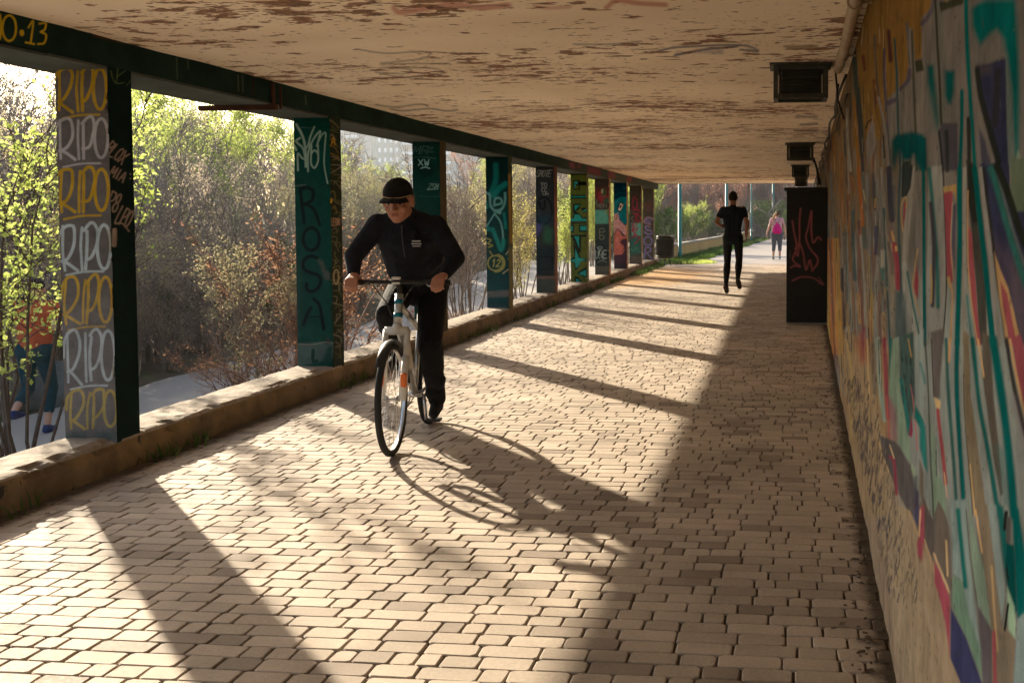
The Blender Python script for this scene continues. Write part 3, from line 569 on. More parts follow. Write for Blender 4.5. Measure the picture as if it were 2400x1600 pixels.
g1.L(BK,34,(360,280),(300,262),(230,300),(222,380),(280,425),(375,460),(400,520),(370,590),(300,625),(255,590),(255,545)).L(BK,34,(222,960),(255,870),(300,790)).L(BK,34,(330,700),(385,760),(410,880),(430,1010)).L(BK,18,(240,880),(390,880),a=.7)
g1.P((70,66,58),(365,300),(420,310),(450,400),(500,440),(500,500),(440,500),(410,400),soft=4,a=.8).L((60,66,60),20,(440,470),(480,500),a=.7).P((34,56,48),(115,300),(190,300),(200,1080),(140,1100),soft=8,a=.5).P((150,140,60),(125,480),(150,480),(150,515),(128,515))
g1.P((58,72,64),(130,1150),(540,1140),(540,1300),(130,1400),soft=4).L((110,98,84),10,(150,1160),(300,1165),(440,1140),(540,1150),a=.8).L((14,44,36),34,(320,1220),(320,1330),(360,1330)).P((20,50,42),(470,1180),(520,1180),(520,1370),(410,1330),soft=6).L((70,40,36),26,(470,1110),(480,1130),soft=3,a=.6)
fronts[1] = ((10,52,42), f1.out+g1.out)
s1 = []
rs = random.Random(9)
sd = TR(0,0,1); 
for i in range(46):
    y = 240 + i*13 + rs.uniform(-4, 4); x = 775 + (y-240)*.022; c = rs.choice([(96,86,52),(104,92,68),(112,96,76),(84,76,46),(100,80,42)])
    sd.L(c, rs.uniform(1.6,3.6), (x+rs.uniform(-6,5), y), (x+rs.uniform(2,22), y+rs.uniform(-6,10)), (x+rs.uniform(-2,20), y+rs.uniform(8,22)), a=.85, soft=.8)
text(sd,'K0'.replace('0','O'),760,244,9,22,(110,100,44),2.6); text(sd,'A',777,322,8,18,(160,116,30),2.6); text(sd,'LEON',776,512,4,16,(150,112,84),2,gap=.3); text(sd,'P',772,466,6,18,(170,126,30),3); text(sd,'0'.replace('0','O'),782,632,12,34,(140,120,84),3.4)
sides[1] = ((34,38,26), sd.out)
f2 = TR(780,290,5.88); text(f2,'MR',1095,310,90,110,(70,92,84),9,slant=.35,gap=.3); text(f2,'Z',1300,330,80,60,(70,92,84),8); f2.L((70,92,84),8,(1085,470),(1250,460),(1420,480)).L(BK,200,(1180,560),(1300,640),soft=8,a=.6)
text(f2,'XW',1180,495,60,80,(130,160,150),13,gap=.4); f2.L((130,160,150),14,(1215,615),(1275,600),(1335,618)); text(f2,'ZSM',1310,830,38,70,(110,130,120),8,slant=.3); f2.L((110,130,120),8,(1300,910),(1450,900)).L((40,90,76),6,(1190,1000),(1460,1005))
fronts[2] = ((12,46,38), f2.out); sides[2] = ((70,56,36), [])
f3 = TR(1100,350,4.127); TL=(16,98,88); TW=(84,128,116); YD=(132,124,66)
f3.P((8,26,24),(120,40),(400,40),(400,330),(120,420),soft=25,a=.8).L(TL,50,(255,150),(255,300),(210,430),soft=4,a=.8).L(TL,52,(350,335),(290,380),(235,450),soft=3).L(TW,22,(160,425),(195,440),(205,540),(245,590),(315,575),(345,500),(345,425),soft=2).L(TW,20,(240,545),(250,480),(300,475),(310,520),(250,540)).L(TL,30,(155,500),(170,560),(150,570),soft=3)
f3.L(TW,16,(165,750),(245,620)).P(TW,(230,600),(315,570),(305,630),(270,620)).L(TW,18,(245,625),(295,690),(320,780),(328,880),soft=1.5).L(TL,26,(335,620),(345,690),(350,760),soft=2).L(TL,44,(165,765),(215,775),soft=3).L((20,110,96),36,(230,780),(265,870),(300,965),(318,960),(330,880),soft=3)
f3.L(YD,12,(165,860),(210,880),(180,912),(225,930),(185,948)).L(YD,10,(195,985),(212,1000)).L(YD,12,(205,1000),(222,1025)).L(YD,15,*ARC(252,1100,72,72,0,360,20)).L(YD,18,*ARC(262,1100,78,82,-80,100,12)); text(f3,'12',215,1065,34,68,YD,13,gap=.3,slant=.15)
f3.L((150,136,100),10,(355,1015),(380,985)).L((150,136,100),10,(325,1200),(380,1160)).P((98,84,74),(165,1375),(395,1360),(395,1425),(170,1432),soft=3).P((12,66,72),(160,1250),(400,1250),(400,1560),(160,1560),soft=30,a=.45).P((60,84,84),(170,1520),(400,1520),(400,1560),(170,1560),soft=8,a=.5).L((8,30,40),8,(180,1260),(210,1230),(215,1260),a=.7)
fronts[3] = ((10,48,44), f3.out); s3 = TR(1100,350,4.127); s3.L((130,96,40),24,(385,250),(395,560),(405,900),soft=3).P((96,84,50),(370,950),(440,950),(440,1560),(390,1560),soft=6)
sides[3] = ((56,58,40), s3.out)
f4 = TR(1240,370,4.75); WT=(128,122,112)
text(f4,'SMOTE',75,140,28,70,WT,8,slant=.3,gap=.2); text(f4,'TO',130,280,30,44,WT,9,gap=.3); text(f4,'CC',140,335,26,46,WT,9,gap=.3); text(f4,'UM',155,392,26,22,WT,7); text(f4,'Y',65,470,36,50,(90,84,86),8,slant=.5)
f4.L((16,20,22),26,*ARC(165,590,90,150,0,360),a=.9).L((14,18,20),26,(120,500),(130,560),(170,560),(175,480)).P((20,50,62),(90,650),(230,650),(220,740),(100,750),soft=14,a=.8).P((70,66,110),(78,740),(150,740),(140,800),(80,880),soft=5,a=.7).P((40,92,56),(160,750),(270,800),(240,960),(165,940),soft=8,a=.7).P((16,34,34),(60,980),(290,980),(290,1320),(60,1320),soft=12,a=.7).L((10,16,18),10,(110,1100),(260,1100),(255,1240),(110,1240),(110,1100),cv=False); text(f4,'TIMEANEX',115,1285,16,28,(14,18,16),5,gap=.2)
f4.P((104,78,62),(60,1315),(300,1315),(300,1350),(60,1350),soft=2).P((62,64,54),(60,1352),(310,1352),(310,1560),(60,1560),soft=2)
fronts[4] = ((42,44,44), f4.out); s4 = TR(1240,370,4.75); s4.P((138,78,54),(270,420),(350,420),(355,960),(285,960),soft=5).L((70,36,26),10,(312,420),(325,960)).P((120,80,54),(290,980),(360,980),(360,1560),(300,1560),soft=6)
sides[4] = ((92,58,44), s4.out)
f5 = TR(1240,370,4.75); KB=(8,14,12); TQ=(30,136,118)
f5.L(KB,22,(430,180),(650,180)).L(KB,10,(436,170),(455,1440)).L(KB,12,(560,255),(495,255),(500,350),(560,350),cv=False).L(KB,44,(560,285),(650,285),cv=False).L(KB,16,(560,340),(560,300),(525,300),cv=False).P(TQ,(505,265),(540,265),(540,290),(520,295),(515,335),(502,330),soft=1)
f5.L(KB,40,(436,435),(650,435),cv=False).L(TQ,12,(450,435),(640,433),cv=False)
f5.P(KB,(488,510),(580,510),(560,560),(630,555),(640,600),(590,610),(650,680),(650,710),(436,715),(440,670),(490,670),(498,610),(490,600),soft=1.2).P(TQ,(505,530),(565,525),(510,590),soft=.8).P(TQ,(585,595),(640,565),(640,595),soft=.8).P(TQ,(508,630),(555,630),(590,675),(640,680),(640,705),(442,705),(442,680),(500,675),soft=.8).P((84,90,34),(515,600),(575,560),(600,610),(640,655),(600,665),(555,615),soft=.8)
f5.P(KB,(436,745),(500,745),(500,830),(436,830),soft=1).P(KB,(555,745),(650,745),(650,825),(555,825),soft=1).P(TQ,(440,758),(488,758),(488,815),(440,818),soft=.8).P(TQ,(570,760),(640,758),(640,808),(570,808),soft=.8).L(KB,14,(436,730),(650,722),cv=False)
f5.L(KB,22,(440,875),(650,865),cv=False).P(KB,(485,885),(580,880),(575,1055),(550,1055),(500,925),(490,920),soft=1).P(TQ,(500,875),(555,872),(558,1010),(540,960),(515,900),soft=.8)
f5.P(KB,(490,920),(505,1100),(450,1130),(445,1160),(500,1165),(515,1260),(560,1200),(575,1150),(650,1145),(650,1120),(580,1115),(555,1060),soft=1.2).P(TQ,(515,1010),(555,1110),(640,1132),(575,1150),(560,1190),(522,1228),(510,1165),(450,1138),(512,1125),soft=.8)
f5.P(KB,(530,1285),(600,1235),(650,1210),(650,1335),(600,1320),soft=1.2).P(TQ,(550,1290),(635,1240),(635,1318),soft=.8).P(KB,(508,1315),(555,1330),(585,1380),(580,1430),(505,1430),soft=1.2).P(TQ,(522,1345),(550,1350),(570,1390),(565,1420),(522,1420),soft=.8).L(KB,8,(640,190),(648,1430),cv=False)
fronts[5] = ((84,90,32), f5.out); sides[5] = ((96,92,58), [])
f6 = TR(1380,400,6.272)
f6.P((96,40,40),(55,250),(300,250),(300,430),(55,430),soft=8,a=.85).P((140,44,50),(130,330),(200,300),(290,380),(230,420),(190,500),(140,420),soft=5).P((54,86,56),(190,290),(250,280),(250,370),(190,380),soft=5).L((170,160,110),24,(200,280),(195,320)).P((56,84,60),(220,410),(300,400),(300,470),(220,470),soft=4).L((110,110,92),12,(65,440),(110,430),(115,470),(70,490)); text(f6,'MEN',120,490,40,50,(110,104,90),10)
f6.P((84,142,120),(70,580),(285,575),(290,780),(75,785),soft=3).P((130,120,70),(240,580),(290,580),(285,630),(250,640),soft=4,a=.8).P((38,48,44),(70,790),(300,790),(300,1400),(80,1400),soft=3).L((112,104,82),12,(155,900),(165,855),(220,855),(225,900),(160,905),(165,950)).L((112,104,82),12,*ARC(190,980,36,30,0,360))
f6.L((14,20,22),16,*ARC(182,1250,95,145,0,360)).L((140,146,138),10,*ARC(165,1135,36,18,0,360)); text(f6,'URE',95,1175,48,110,(140,146,138),13,gap=.25); f6.L((14,20,22),16,(220,1130),(120,1330)).L((120,120,112),10,(130,1350),(190,1320),(260,1345)).P((78,74,64),(80,1410),(300,1400),(300,1600),(85,1600),soft=3)
fronts[6] = ((66,54,46), f6.out); sides[6] = ((150,112,84), [])
f7 = TR(1380,400,6.272); PNK=(182,128,118); SAL=(176,92,74)
f7.P((0,34,48),(345,180),(560,180),(560,420),(345,440),soft=3).L((0,80,92),10,(380,370),(450,330),(530,340),a=.7).P((0,78,92),(505,255),(530,250),(525,280)).P((0,100,104),*([(345,500)]+ARC(500,600,170,215,200,300)+[(570,400),(570,790),(500,770),(440,680),(350,640)]),soft=2)
for a in range(150, 440, 22): f7.L((0,60,70),4,(470,520),(470+200*math.cos(math.radians(a)),520+220*math.sin(math.radians(a))),a=.7,cv=False)
f7.P(KB,(460,450),(525,500),(470,605),(415,590),(425,520),soft=1.5).P((190,170,150),(465,475),(512,505),(465,590),(430,580),soft=1).P(KB,(465,500),(490,515),(465,555),(448,545),soft=1)
f7.P((90,50,60),(560,990),(480,1010),(500,1080),(520,1200),(380,1250),(370,1310),(375,1450),(570,1460),soft=3,a=.2).P((62,34,44),(360,1000),(570,980),(570,1460),(370,1460),soft=2)
f7.P(PNK,(350,650),(430,620),(450,720),(530,800),(570,800),(565,920),(540,960),(480,900),(430,850),(390,900),(350,990),soft=1.5).L((70,40,44),7,(365,640),(380,700),(405,720),(420,640)).L((70,40,44),7,(450,720),(520,790),(566,800)).L((70,40,44),7,(370,960),(400,870),(430,850),(480,900),(510,955),(560,960))
f7.P(SAL,(360,990),(400,900),(430,860),(470,920),(500,960),(568,965),(560,995),(480,1010),(460,1060),(510,1100),(525,1170),(490,1230),(365,1240),soft=1.5).L((200,130,110),20,(420,1000),(425,1080),soft=5,a=.7).L((110,50,44),7,(450,1200),(500,1180),(515,1140)).P((30,30,40),(385,1370),(565,1360),(565,1460),(390,1460),soft=8,a=.8)
fronts[7] = ((0,46,58), f7.out); sides[7] = ((150,118,86), [])
f8 = TR(1380,400,6.272); CR=(140,40,56)
f8.P((86,146,130),(625,770),(770,765),(770,965),(630,960),soft=3).P((40,86,74),(610,965),(770,965),(770,1220),(605,1240),soft=5).P((60,52,46),(590,300),(780,300),(780,500),(590,500),soft=20,a=.5)
for p in ([(640,500),(670,380),(710,450),(700,560),(640,520)],[(630,570),(680,580),(740,580),(700,640),(650,620)],[(720,640),(760,690),(740,750),(700,700),(720,640)],[(700,640),(660,800),(640,880),(720,760)],[(640,900),(720,840),(660,950)],[(630,990),(700,940),(740,1000),(680,1070)],[(640,780),(660,900),(690,980)]): f8.L(CR,18,*p,a=.9)
f8.L((110,120,110),8,*ARC(655,705,24,34,100,260)).L((60,120,104),7,(620,1150),(660,1190),(700,1130),(740,1200),(760,1180)).P((84,74,64),(600,1250),(780,1250),(780,1390),(605,1395),soft=3)
fronts[8] = ((62,54,46), f8.out); sides[8] = ((132,104,78), [])
f9 = TR(1380,400,6.272); LI=(120,106,140)
f9.P((110,62,58),(810,470),(930,460),(940,580),(815,590),soft=8,a=.5)
f9.L((150,100,80),30,(940,710),(860,690),(815,750),(900,790)).L(LI,20,(940,715),(865,690),(820,755),(900,775)).L(LI,16,(845,725),(905,745)).L(LI,22,(890,830),(835,815),(850,870),(910,880),(920,930),(870,935),(815,900)).L(LI,24,*ARC(870,1035,60,62,0,360)).L((90,84,84),8,*ARC(870,1035,28,30,0,360)).L(LI,22,(815,1290),(830,1200),(835,1135),(900,1135),(905,1180),(840,1215)).L(LI,20,(850,1210),(945,1310))
fronts[9] = ((76,66,56), f9.out); sides[9] = ((118,100,76), [])

M['pillar'] = worn('pillar_paint', (.10,.09,.08), (.05,.045,.04), 5, rough=.9, spec=.05, bump=.35, bscale=50, dist=.003, paint=True, pnoise=.25, peel=((.16,.13,.10), 7, .735))
PL = ['nearest pillar in view, its front face tagged seven times RIPO in yellow and white','second pillar, dark green with ROSA written down it in black and a pale tag above','dark green pillar with small white scratched tags, behind the cyclist\'s head','dark teal pillar with a pale sprayed figure and the number 12 in a yellow ring',
 'blackish pillar with small white scrawls on its front and an orange-brown side','olive pillar with turquoise block letters reading GRINK','pillar with a red top, a mint green patch and a white tag in a black oval','pillar painted blue and teal with pink and salmon bulging shapes','grey pillar with crimson scribbles over mint green patches','last pillar at the far end, with lilac letters ESOR on grey']
def pillar(k, Yc, front, side, label):
    dens = 1.15 if k < 2 else .9
    pxm = F/Yc; nu = max(6, int(CW*pxm/dens)); nv = max(20, int((ZT-ZB)*pxm/dens)); nd_ = max(4, int(CD*pxm/4/1.0)+3)
    rs = random.Random(k+50)
    V = []; C = []; Fs = []
    # front
    xs = np.linspace(KX-.005-CW, KX-.005, nu); zs = np.linspace(ZB, ZT, nv); X, Z = np.meshgrid(xs, zs, indexing='ij')
    P3 = np.stack([X, np.full_like(X, Yc), Z], -1).reshape(-1,3); rg = np.ones((len(P3),4)); rg[:, :3] = alb(front[0], 1.55); paint(proj(P3), front[1], rg, 1.65)
    V.append(P3); C.append(rg); Fs.append(grid_faces(nu, nv))
    yy = np.linspace(Yc, Yc+CD, nd_); Y, Z = np.meshgrid(yy, zs, indexing='ij')
    Q3 = np.stack([np.full_like(Y, KX-.005), Y, Z], -1).reshape(-1,3); rg2 = np.ones((len(Q3),4)); rg2[:, :3] = alb(side[0], 1.6); paint(proj(Q3), side[1], rg2, 1.6)
    n0 = len(P3); V.append(Q3); C.append(rg2); Fs.append(grid_faces(nd_, nv, n0))
    # slight waviness + chipped corner
    n1 = n0+len(Q3)
    a, b, c, d = (KX-.005-CW, Yc), (KX-.005, Yc), (KX-.005, Yc+CD), (KX-.005-CW, Yc+CD)
    ex = np.array([[*a,ZB],[*a,ZT],[*d,ZB],[*d,ZT],[*c,ZB],[*c,ZT]]); V.append(ex); rg3 = np.ones((6,4)); rg3[:, :3] = alb(side[0]); C.append(rg3)
    Fs.append(np.array([[0,1,3,2],[2,3,5,4]])+n1)
    VV = np.vstack(V)
    w = (fnoise(VV[:,2]*7+k*9, VV[:,0]*7+VV[:,1]*7, 61)-.5)*.006
    edge = np.exp(-((VV[:,0]-(KX-.005))**2+(VV[:,1]-Yc)**2)/.012**2)*np.clip((fnoise(VV[:,2]*14+k*5, VV[:,2]*0, 71)-.52)*8, 0, 1)*.012
    VV[:,1] += w + edge; VV[:,0] -= edge
    o = npmesh('concrete_pillar', VV, np.vstack(Fs), M['pillar'], col=np.vstack(C))
    tag(o, label, 'pillar', 'pillars standing along the kerb wall'); return o
for k in range(10): pillar(k, CY[k], fronts[k], sides[k], PL[k])

# ------------------------------------------------------------------ roof: slab, ceiling, beam
roof = empty('underpass_roof', (0, 0, 0), label='low flat concrete roof over the walkway, its cream ceiling spotted with brown peeling patches', cat='roof')
def ceil_mat():
    m, nt, b = base_mat('ceiling_paint', (.55,.4,.25), .85, 0, .1); L = nt.links; tc = nd(nt, 'ShaderNodeTexCoord')
    n0 = nd(nt, 'ShaderNodeTexNoise', i_Scale=.8, i_Detail=4); L.new(tc.outputs['Object'], n0.inputs[0])
    rp = nd(nt, 'ShaderNodeValToRGB'); rp.color_ramp.elements[0].color = (.80,.67,.52,1); rp.color_ramp.elements[1].color = (.94,.82,.66,1); rp.color_ramp.elements[0].position = .35; rp.color_ramp.elements[1].position = .65; L.new(n0.outputs[0], rp.inputs[0])
    at = nd(nt, 'ShaderNodeVertexColor', layer_name='paint'); mx = nd(nt, 'ShaderNodeMix', data_type='RGBA'); L.new(at.outputs['Alpha'], mx.inputs[0]); L.new(rp.outputs[0], mx.inputs[6]); L.new(at.outputs['Color'], mx.inputs[7])
    mp = nd(nt, 'ShaderNodeMapping'); mp.inputs['Scale'].default_value = (.62, 1, 1); L.new(tc.outputs['Object'], mp.inputs[0])
    big = nd(nt, 'ShaderNodeTexNoise', i_Scale=.7, i_Detail=3); L.new(mp.outputs[0], big.inputs[0])
    n1 = nd(nt, 'ShaderNodeTexNoise', i_Scale=8.0, i_Detail=6, i_Roughness=.6, i_Distortion=.2); L.new(mp.outputs[0], n1.inputs[0])
    ad = nd(nt, 'ShaderNodeMath', operation='MULTIPLY_ADD', i_1=.5); L.new(big.outputs[0], ad.inputs[0]); L.new(n1.outputs[0], ad.inputs[2])
    mr = nd(nt, 'ShaderNodeMapRange', i_1=.82, i_2=.85, i_3=0, i_4=.9); L.new(ad.outputs[0], mr.inputs[0])
    n1b = nd(nt, 'ShaderNodeTexNoise', i_Scale=26, i_Detail=3, i_Roughness=.5); L.new(mp.outputs[0], n1b.inputs[0])
    ad2 = nd(nt, 'ShaderNodeMath', operation='MULTIPLY_ADD', i_1=.5); L.new(big.outputs[0], ad2.inputs[0]); L.new(n1b.outputs[0], ad2.inputs[2])
    mrb = nd(nt, 'ShaderNodeMapRange', i_1=.875, i_2=.90, i_3=0, i_4=.85); L.new(ad2.outputs[0], mrb.inputs[0])
    mxx = nd(nt, 'ShaderNodeMath', operation='MAXIMUM'); L.new(mr.outputs[0], mxx.inputs[0]); L.new(mrb.outputs[0], mxx.inputs[1])
    n2 = nd(nt, 'ShaderNodeTexNoise', i_Scale=25, i_Detail=4); L.new(tc.outputs['Object'], n2.inputs[0])
    r2 = nd(nt, 'ShaderNodeValToRGB'); r2.color_ramp.elements[0].color = (.085,.036,.022,1); r2.color_ramp.elements[1].color = (.34,.165,.10,1); r2.color_ramp.elements[0].position=.35; r2.color_ramp.elements[1].position=.65; L.new(n2.outputs[0], r2.inputs[0])
    m2 = nd(nt, 'ShaderNodeMix', data_type='RGBA'); L.new(mxx.outputs[0], m2.inputs[0]); L.new(mx.outputs[2], m2.inputs[6]); L.new(r2.outputs[0], m2.inputs[7]); L.new(m2.outputs[2], b.inputs['Base Color'])
    bp = nd(nt, 'ShaderNodeBump', i_Strength=.6, i_Distance=-.008); L.new(ad.outputs[0], bp.inputs['Height']); L.new(bp.outputs[0], b.inputs['Normal'])
    return m
M['ceil'] = ceil_mat()
cp = TR(800,0,2.352); RD=(140,52,44); GB=(70,66,58); BL=(44,50,66)
cp.L(RD,30,(290,45),(330,70),(520,40),(600,25),(760,45),(920,30),soft=3,a=.6).L((96,50,50),12,(340,50),(480,30),(620,45),(840,30),(940,45),a=.7).L(RD,20,(1060,30),(1130,45),(1260,40),soft=3,a=.4).L(RD,26,(1460,45),(1520,5),(1640,20),(1790,28),soft=3,a=.6)
cp.L(GB,8,(100,275),(250,295),(430,285),(490,295),(440,325),(215,352),(400,352),(600,352),a=.6).L(GB,7,(190,400),(230,375),(380,385),(350,408),(200,402),(350,425),(560,405),(500,378),(330,375),a=.6).L(GB,6,(180,430),(400,425),(450,432),a=.5)
cp.L((60,70,50),8,(190,580),(300,590),(440,575),(480,590),a=.6).L((50,50,48),8,(270,600),(340,612),(480,600),(580,612),(640,607),a=.7)
cp.L(BL,12,(1740,285),(1800,270),(1880,260),(2200,250),(2300,285),(2200,275),a=.75).L(BL,14,(1840,305),(2000,275),(2130,262),(2200,250),a=.8).P((84,84,92),(1880,290),(2110,275),(2100,300),soft=4,a=.5).L((60,62,70),10,(1280,245),(1480,245),(1640,230),a=.5).L((80,56,50),16,(1560,735),(1700,725),(1800,740),soft=3,a=.5)
c2 = TR(1750,0,2.24); 
for p in ([(260,610),(370,618)],[(280,655),(370,650)],[(250,685),(370,690)],[(0,262),(60,268)]): c2.L((40,58,62),10,*p,soft=2,a=.7)
c2.P((122,96,66),(190,240),(370,235),(385,262),(210,262),soft=2,a=.8)
yc_ = np.concatenate([[-3., 1., 3.], F*.99/np.linspace(F*.99/4.2, F*.99/YEND, 300)]); nx = 420
xc_s = np.linspace(-4.9, 1.35, nx)
YY, XX = np.meshgrid(yc_, xc_s, indexing='ij'); V = np.stack([XX, YY, np.full_like(XX, CEIL)], -1).reshape(-1,3)
V[:, 2] += (fnoise(V[:,0]*.8, V[:,1]*.8, 81)-.5)*.02
rg = np.zeros((len(V),4)); rg[:, :3] = (.5,.38,.24); yq = V.copy(); yq[:,1] = np.maximum(yq[:,1], 2.5); rg[:,3] = 0; paint(proj(yq), cp.out+c2.out, rg)
ce = npmesh('ceiling', V, grid_faces(len(yc_), nx)[:, ::-1], M['ceil'], parent=roof, col=rg)
m_ = MB(); m_.add([(-4.9,-3,CEIL+.02),(1.35,-3,CEIL+.02),(1.35,YEND,CEIL+.02),(-4.9,YEND,CEIL+.02),(-4.9,-3,CEIL+.4),(1.35,-3,CEIL+.4),(1.35,YEND,CEIL+.4),(-4.9,YEND,CEIL+.4)], [(0,1,5,4),(1,2,6,5),(2,3,7,6),(3,0,4,7),(4,5,6,7),(3,2,1,0)])
m_.add([(-4.9,YEND,CEIL-.012),(1.35,YEND,CEIL-.012),(1.35,YEND,CEIL+.02),(-4.9,YEND,CEIL+.02)],[(0,1,2,3)])
m_.build('roof_slab', M['concrete'], roof)
# beam with painted inner face
bm_t = TR(0,0,2.851); text(bm_t,'PO.',-70,95,74,160,(150,118,14),22,gap=.2); 
bm_t.out = []; BY=(158,124,16)
bm_t.L(BY,15,*ARC(62,190,46,85,0,360)).L(BY,15,(0,100),(8,180),(0,260)).L(BY,30,(145,215),(147,228)).L(BY,13,(190,185),(222,145),(205,290)).L(BY,13,(172,285),(228,296)).L(BY,13,(262,160),(305,158),(298,200),(272,215),(308,235),(296,288),(255,296))
b2 = TR(1200,380,5.23); PB=(112,60,60)
for q in ([(700,0),(770,10),(765,80),(705,60)],[(810,20),(835,25),(833,75),(808,72)],[(930,60),(1080,100),(1080,160),(935,130)],[(1185,120),(1250,140),(1250,195),(1190,180)],[(1420,180),(1460,195),(1458,235),(1420,230)]): b2.P(PB,*q,soft=2.5,a=.8)
b3 = TR(0,0,2.851)
for (x,y,h) in ((1180,390,140),(1590,500,110),(1620,505,110),(1255,400,60),(2040,640,60)): b3.L((70,72,56),9,(x,y),(x+5,y+h),a=.7)
b3.L((70,36,20),30,(640,235),(760,262),(840,280),soft=3,a=.7).L((40,22,14),14,(1690,500),(1690,630),soft=1.5)
yb = np.concatenate([[-3., 1.5], F*KX/-np.linspace(2000, 270, 1100)*1.0]); yb = yb[yb < YEND-.1]; yb = np.append(yb, YEND-.06)
zb = np.linspace(2.30, CEIL+.012, 36); YY, ZZ = np.meshgrid(yb, zb, indexing='ij'); V = np.stack([np.full_like(YY, KX), YY, ZZ], -1).reshape(-1,3)
V[:,0] += (fnoise(V[:,1]*4, V[:,2]*9, 91)-.5)*.008
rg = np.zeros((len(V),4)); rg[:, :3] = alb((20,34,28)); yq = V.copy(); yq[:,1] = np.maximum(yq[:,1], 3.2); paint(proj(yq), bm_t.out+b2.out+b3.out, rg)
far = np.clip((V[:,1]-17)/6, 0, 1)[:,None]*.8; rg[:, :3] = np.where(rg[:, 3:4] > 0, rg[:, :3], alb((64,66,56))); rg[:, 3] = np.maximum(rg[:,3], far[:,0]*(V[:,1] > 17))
n0 = len(V); a0, a1 = -3., YEND-.06
ex = np.array([[KX-.43,a0,2.305],[KX-.43,a1,2.305],[KX-.43,a0,CEIL+.012],[KX-.43,a1,CEIL+.012],[KX-.003,a0,2.3045],[KX-.003,a1,2.3045],[KX-.003,a1,CEIL+.01]])
FQ = np.vstack([grid_faces(len(yb), 36), np.array([[0,2,3,1],[1,3,6,5],[0,1,5,4]])+n0]); rg = np.vstack([rg, np.tile([.1,.1,.1,0], (7,1))])
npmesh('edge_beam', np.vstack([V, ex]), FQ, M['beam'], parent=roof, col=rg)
# board under the beam, in lengths, with ragged outer edge
sm = MB(); rs = random.Random(4); yy = -3.
while yy < YEND-.2:
    L_ = min(rs.uniform(1.2, 2.6), YEND-.1-yy); dx = rs.uniform(-.012, .012)
    sm.box((KX-.225+dx/2, yy+L_/2, 2.292+rs.uniform(-.002,.002)), (.43, L_-.006, .016)); yy += L_
sm.build('soffit_board', M['soffit'], roof)
br = MB(); br.box((-4.03, 7.9, 2.265), (.60,.05,.035)); br.box((-3.755, 7.9, 2.345), (.018,.035,.19)); br.box((-3.755,8.02,2.35),(.014,.012,.17)); br.build('rusty_bracket', M['rust'], roof)

# ------------------------------------------------------------------ caged lamps under the ceiling
def cage(name, X0, X1, Y, label, big=1):
    root = empty(name, ((X0+X1)/2, Y, CEIL-.02), label=label, cat='lamp', group='caged lamps along the right edge of the ceiling')
    w = X1-X0; h = .215; d = .30
    f = MB(); t = .028
    for sx in (-1,1):
        for sy in (0,1): f.box((sx*(w/2-t/2), sy*d+ (t/2 if sy==0 else -t/2), -h/2), (t,t,h))
    for sy in (0,1):
        for z in (-t/2, -h+t/2): f.box((0, sy*d+(t/2 if sy==0 else -t/2), z), (w-2*t-.002, t, t))
    for sx in (-1,1):
        for z in (-t/2, -h+t/2): f.box((sx*(w/2-t/2), d/2, z), (t, d-2*t-.002, t))
    f.box((0,d/2,.008),(w+.05,d+.04,.014)); f.build('frame', M['darkmetal'], root)
    g = MB(); nb = 16
    for i in range(nb*2):
        x = -w/2+t + (w-2*t)*(i+.5)/(nb*2)
        g.box((x, t*.5, -h/2), (.0022,.0022,h-2*t))
    for i in range(14):
        z = -t-(h-2*t)*(i+.5)/14; g.box((0, t*.5+.0025, z), (w-2*t,.0022,.0022))
        g.box((-w/2+t*.5, d/2, z), (.0022, d-2*t,.0022)); g.box((w/2-t*.5, d/2, z), (.0022, d-2*t,.0022))
    for i in range(18):
        g.box((-w/2+t+(w-2*t)*(i+.5)/18, d/2, -h+t*.5), (.0022, d-2*t,.0022)); g.box((0, t+(d-2*t)*(i+.5)/18, -h+t*.5+.0025), (w-2*t,.0022,.0022))
    g.build('wire_mesh', M['darkmetal'], root)
    l = MB(); l.box((0,d*.55,-.045),(w*.7,.13,.06),bev=.01); l.box((0,d*.9,-h/2),(w-.07,.01,h-.05)); l.tube([(-w*.3,d*.55,-.095),(w*.3,d*.55,-.095)],.018,10); l.build('lamp_tube', M['black'], root)
    return root
for i, (Y, a, b, lab) in enumerate(((7.36,-.065,.29,'nearest caged lamp under the ceiling, at the end of the beige pipe'),(15.3,.05,.41,'second caged lamp under the ceiling, smaller behind the nearest one'),(21.8,.17,.50,'third caged lamp under the ceiling, above the black cabinet'),(28.6,.30,.62,'farthest caged lamp, just above the top of the black cabinet'))):
    cage('caged_lamp', a, b, Y, lab)
pr = empty('conduit', (0,0,0), label='beige pipe running along the corner of ceiling and mural wall to the nearest caged lamp', cat='pipe')
p = MB(); pts = [(wall_x(y)-.075, y, CEIL-.06) for y in (-2,0,2,4,5.5,6.5)] + [(wall_x(7.2)-.09, 7.2, CEIL-.075)]
p.tube(pts, .03, 14); p.build('pipe', M['pipe'], pr, True)
p = MB()
for y in (1.2,3.2,5.05,6.7):
    p = MB(); p.tube([(wall_x(y)-.075,y-.02,CEIL-.06),(wall_x(y)-.075,y+.02,CEIL-.06)], .036, 14); p.box((wall_x(y)-.03,y,CEIL-.06),(.06,.02,.012)); p.build('pipe_clip', M['pipe'], pr)
cb = MB()
for q, rr in (((0,.0),.010),((.02,.03),.008),((-.015,.06),.007)):
    ps = []
    for i in range(60):
        y = 7.3+i*.44; ps.append((wall_x(y)-.035-q[0]-.03*abs(math.sin(i*.55+q[1]*50)), y, CEIL-.10-q[1]*2-.05*abs(math.sin(i*.41))))
    cb.tube(ps, rr, 6)
cb.tube([(wall_x(7.4)-.1,7.42,CEIL-.05),(wall_x(7.4)-.08,7.44,CEIL-.25),(wall_x(7.5)-.04,7.5,CEIL-.36),(wall_x(8.2)-.03,8.2,CEIL-.30)],.007,6)
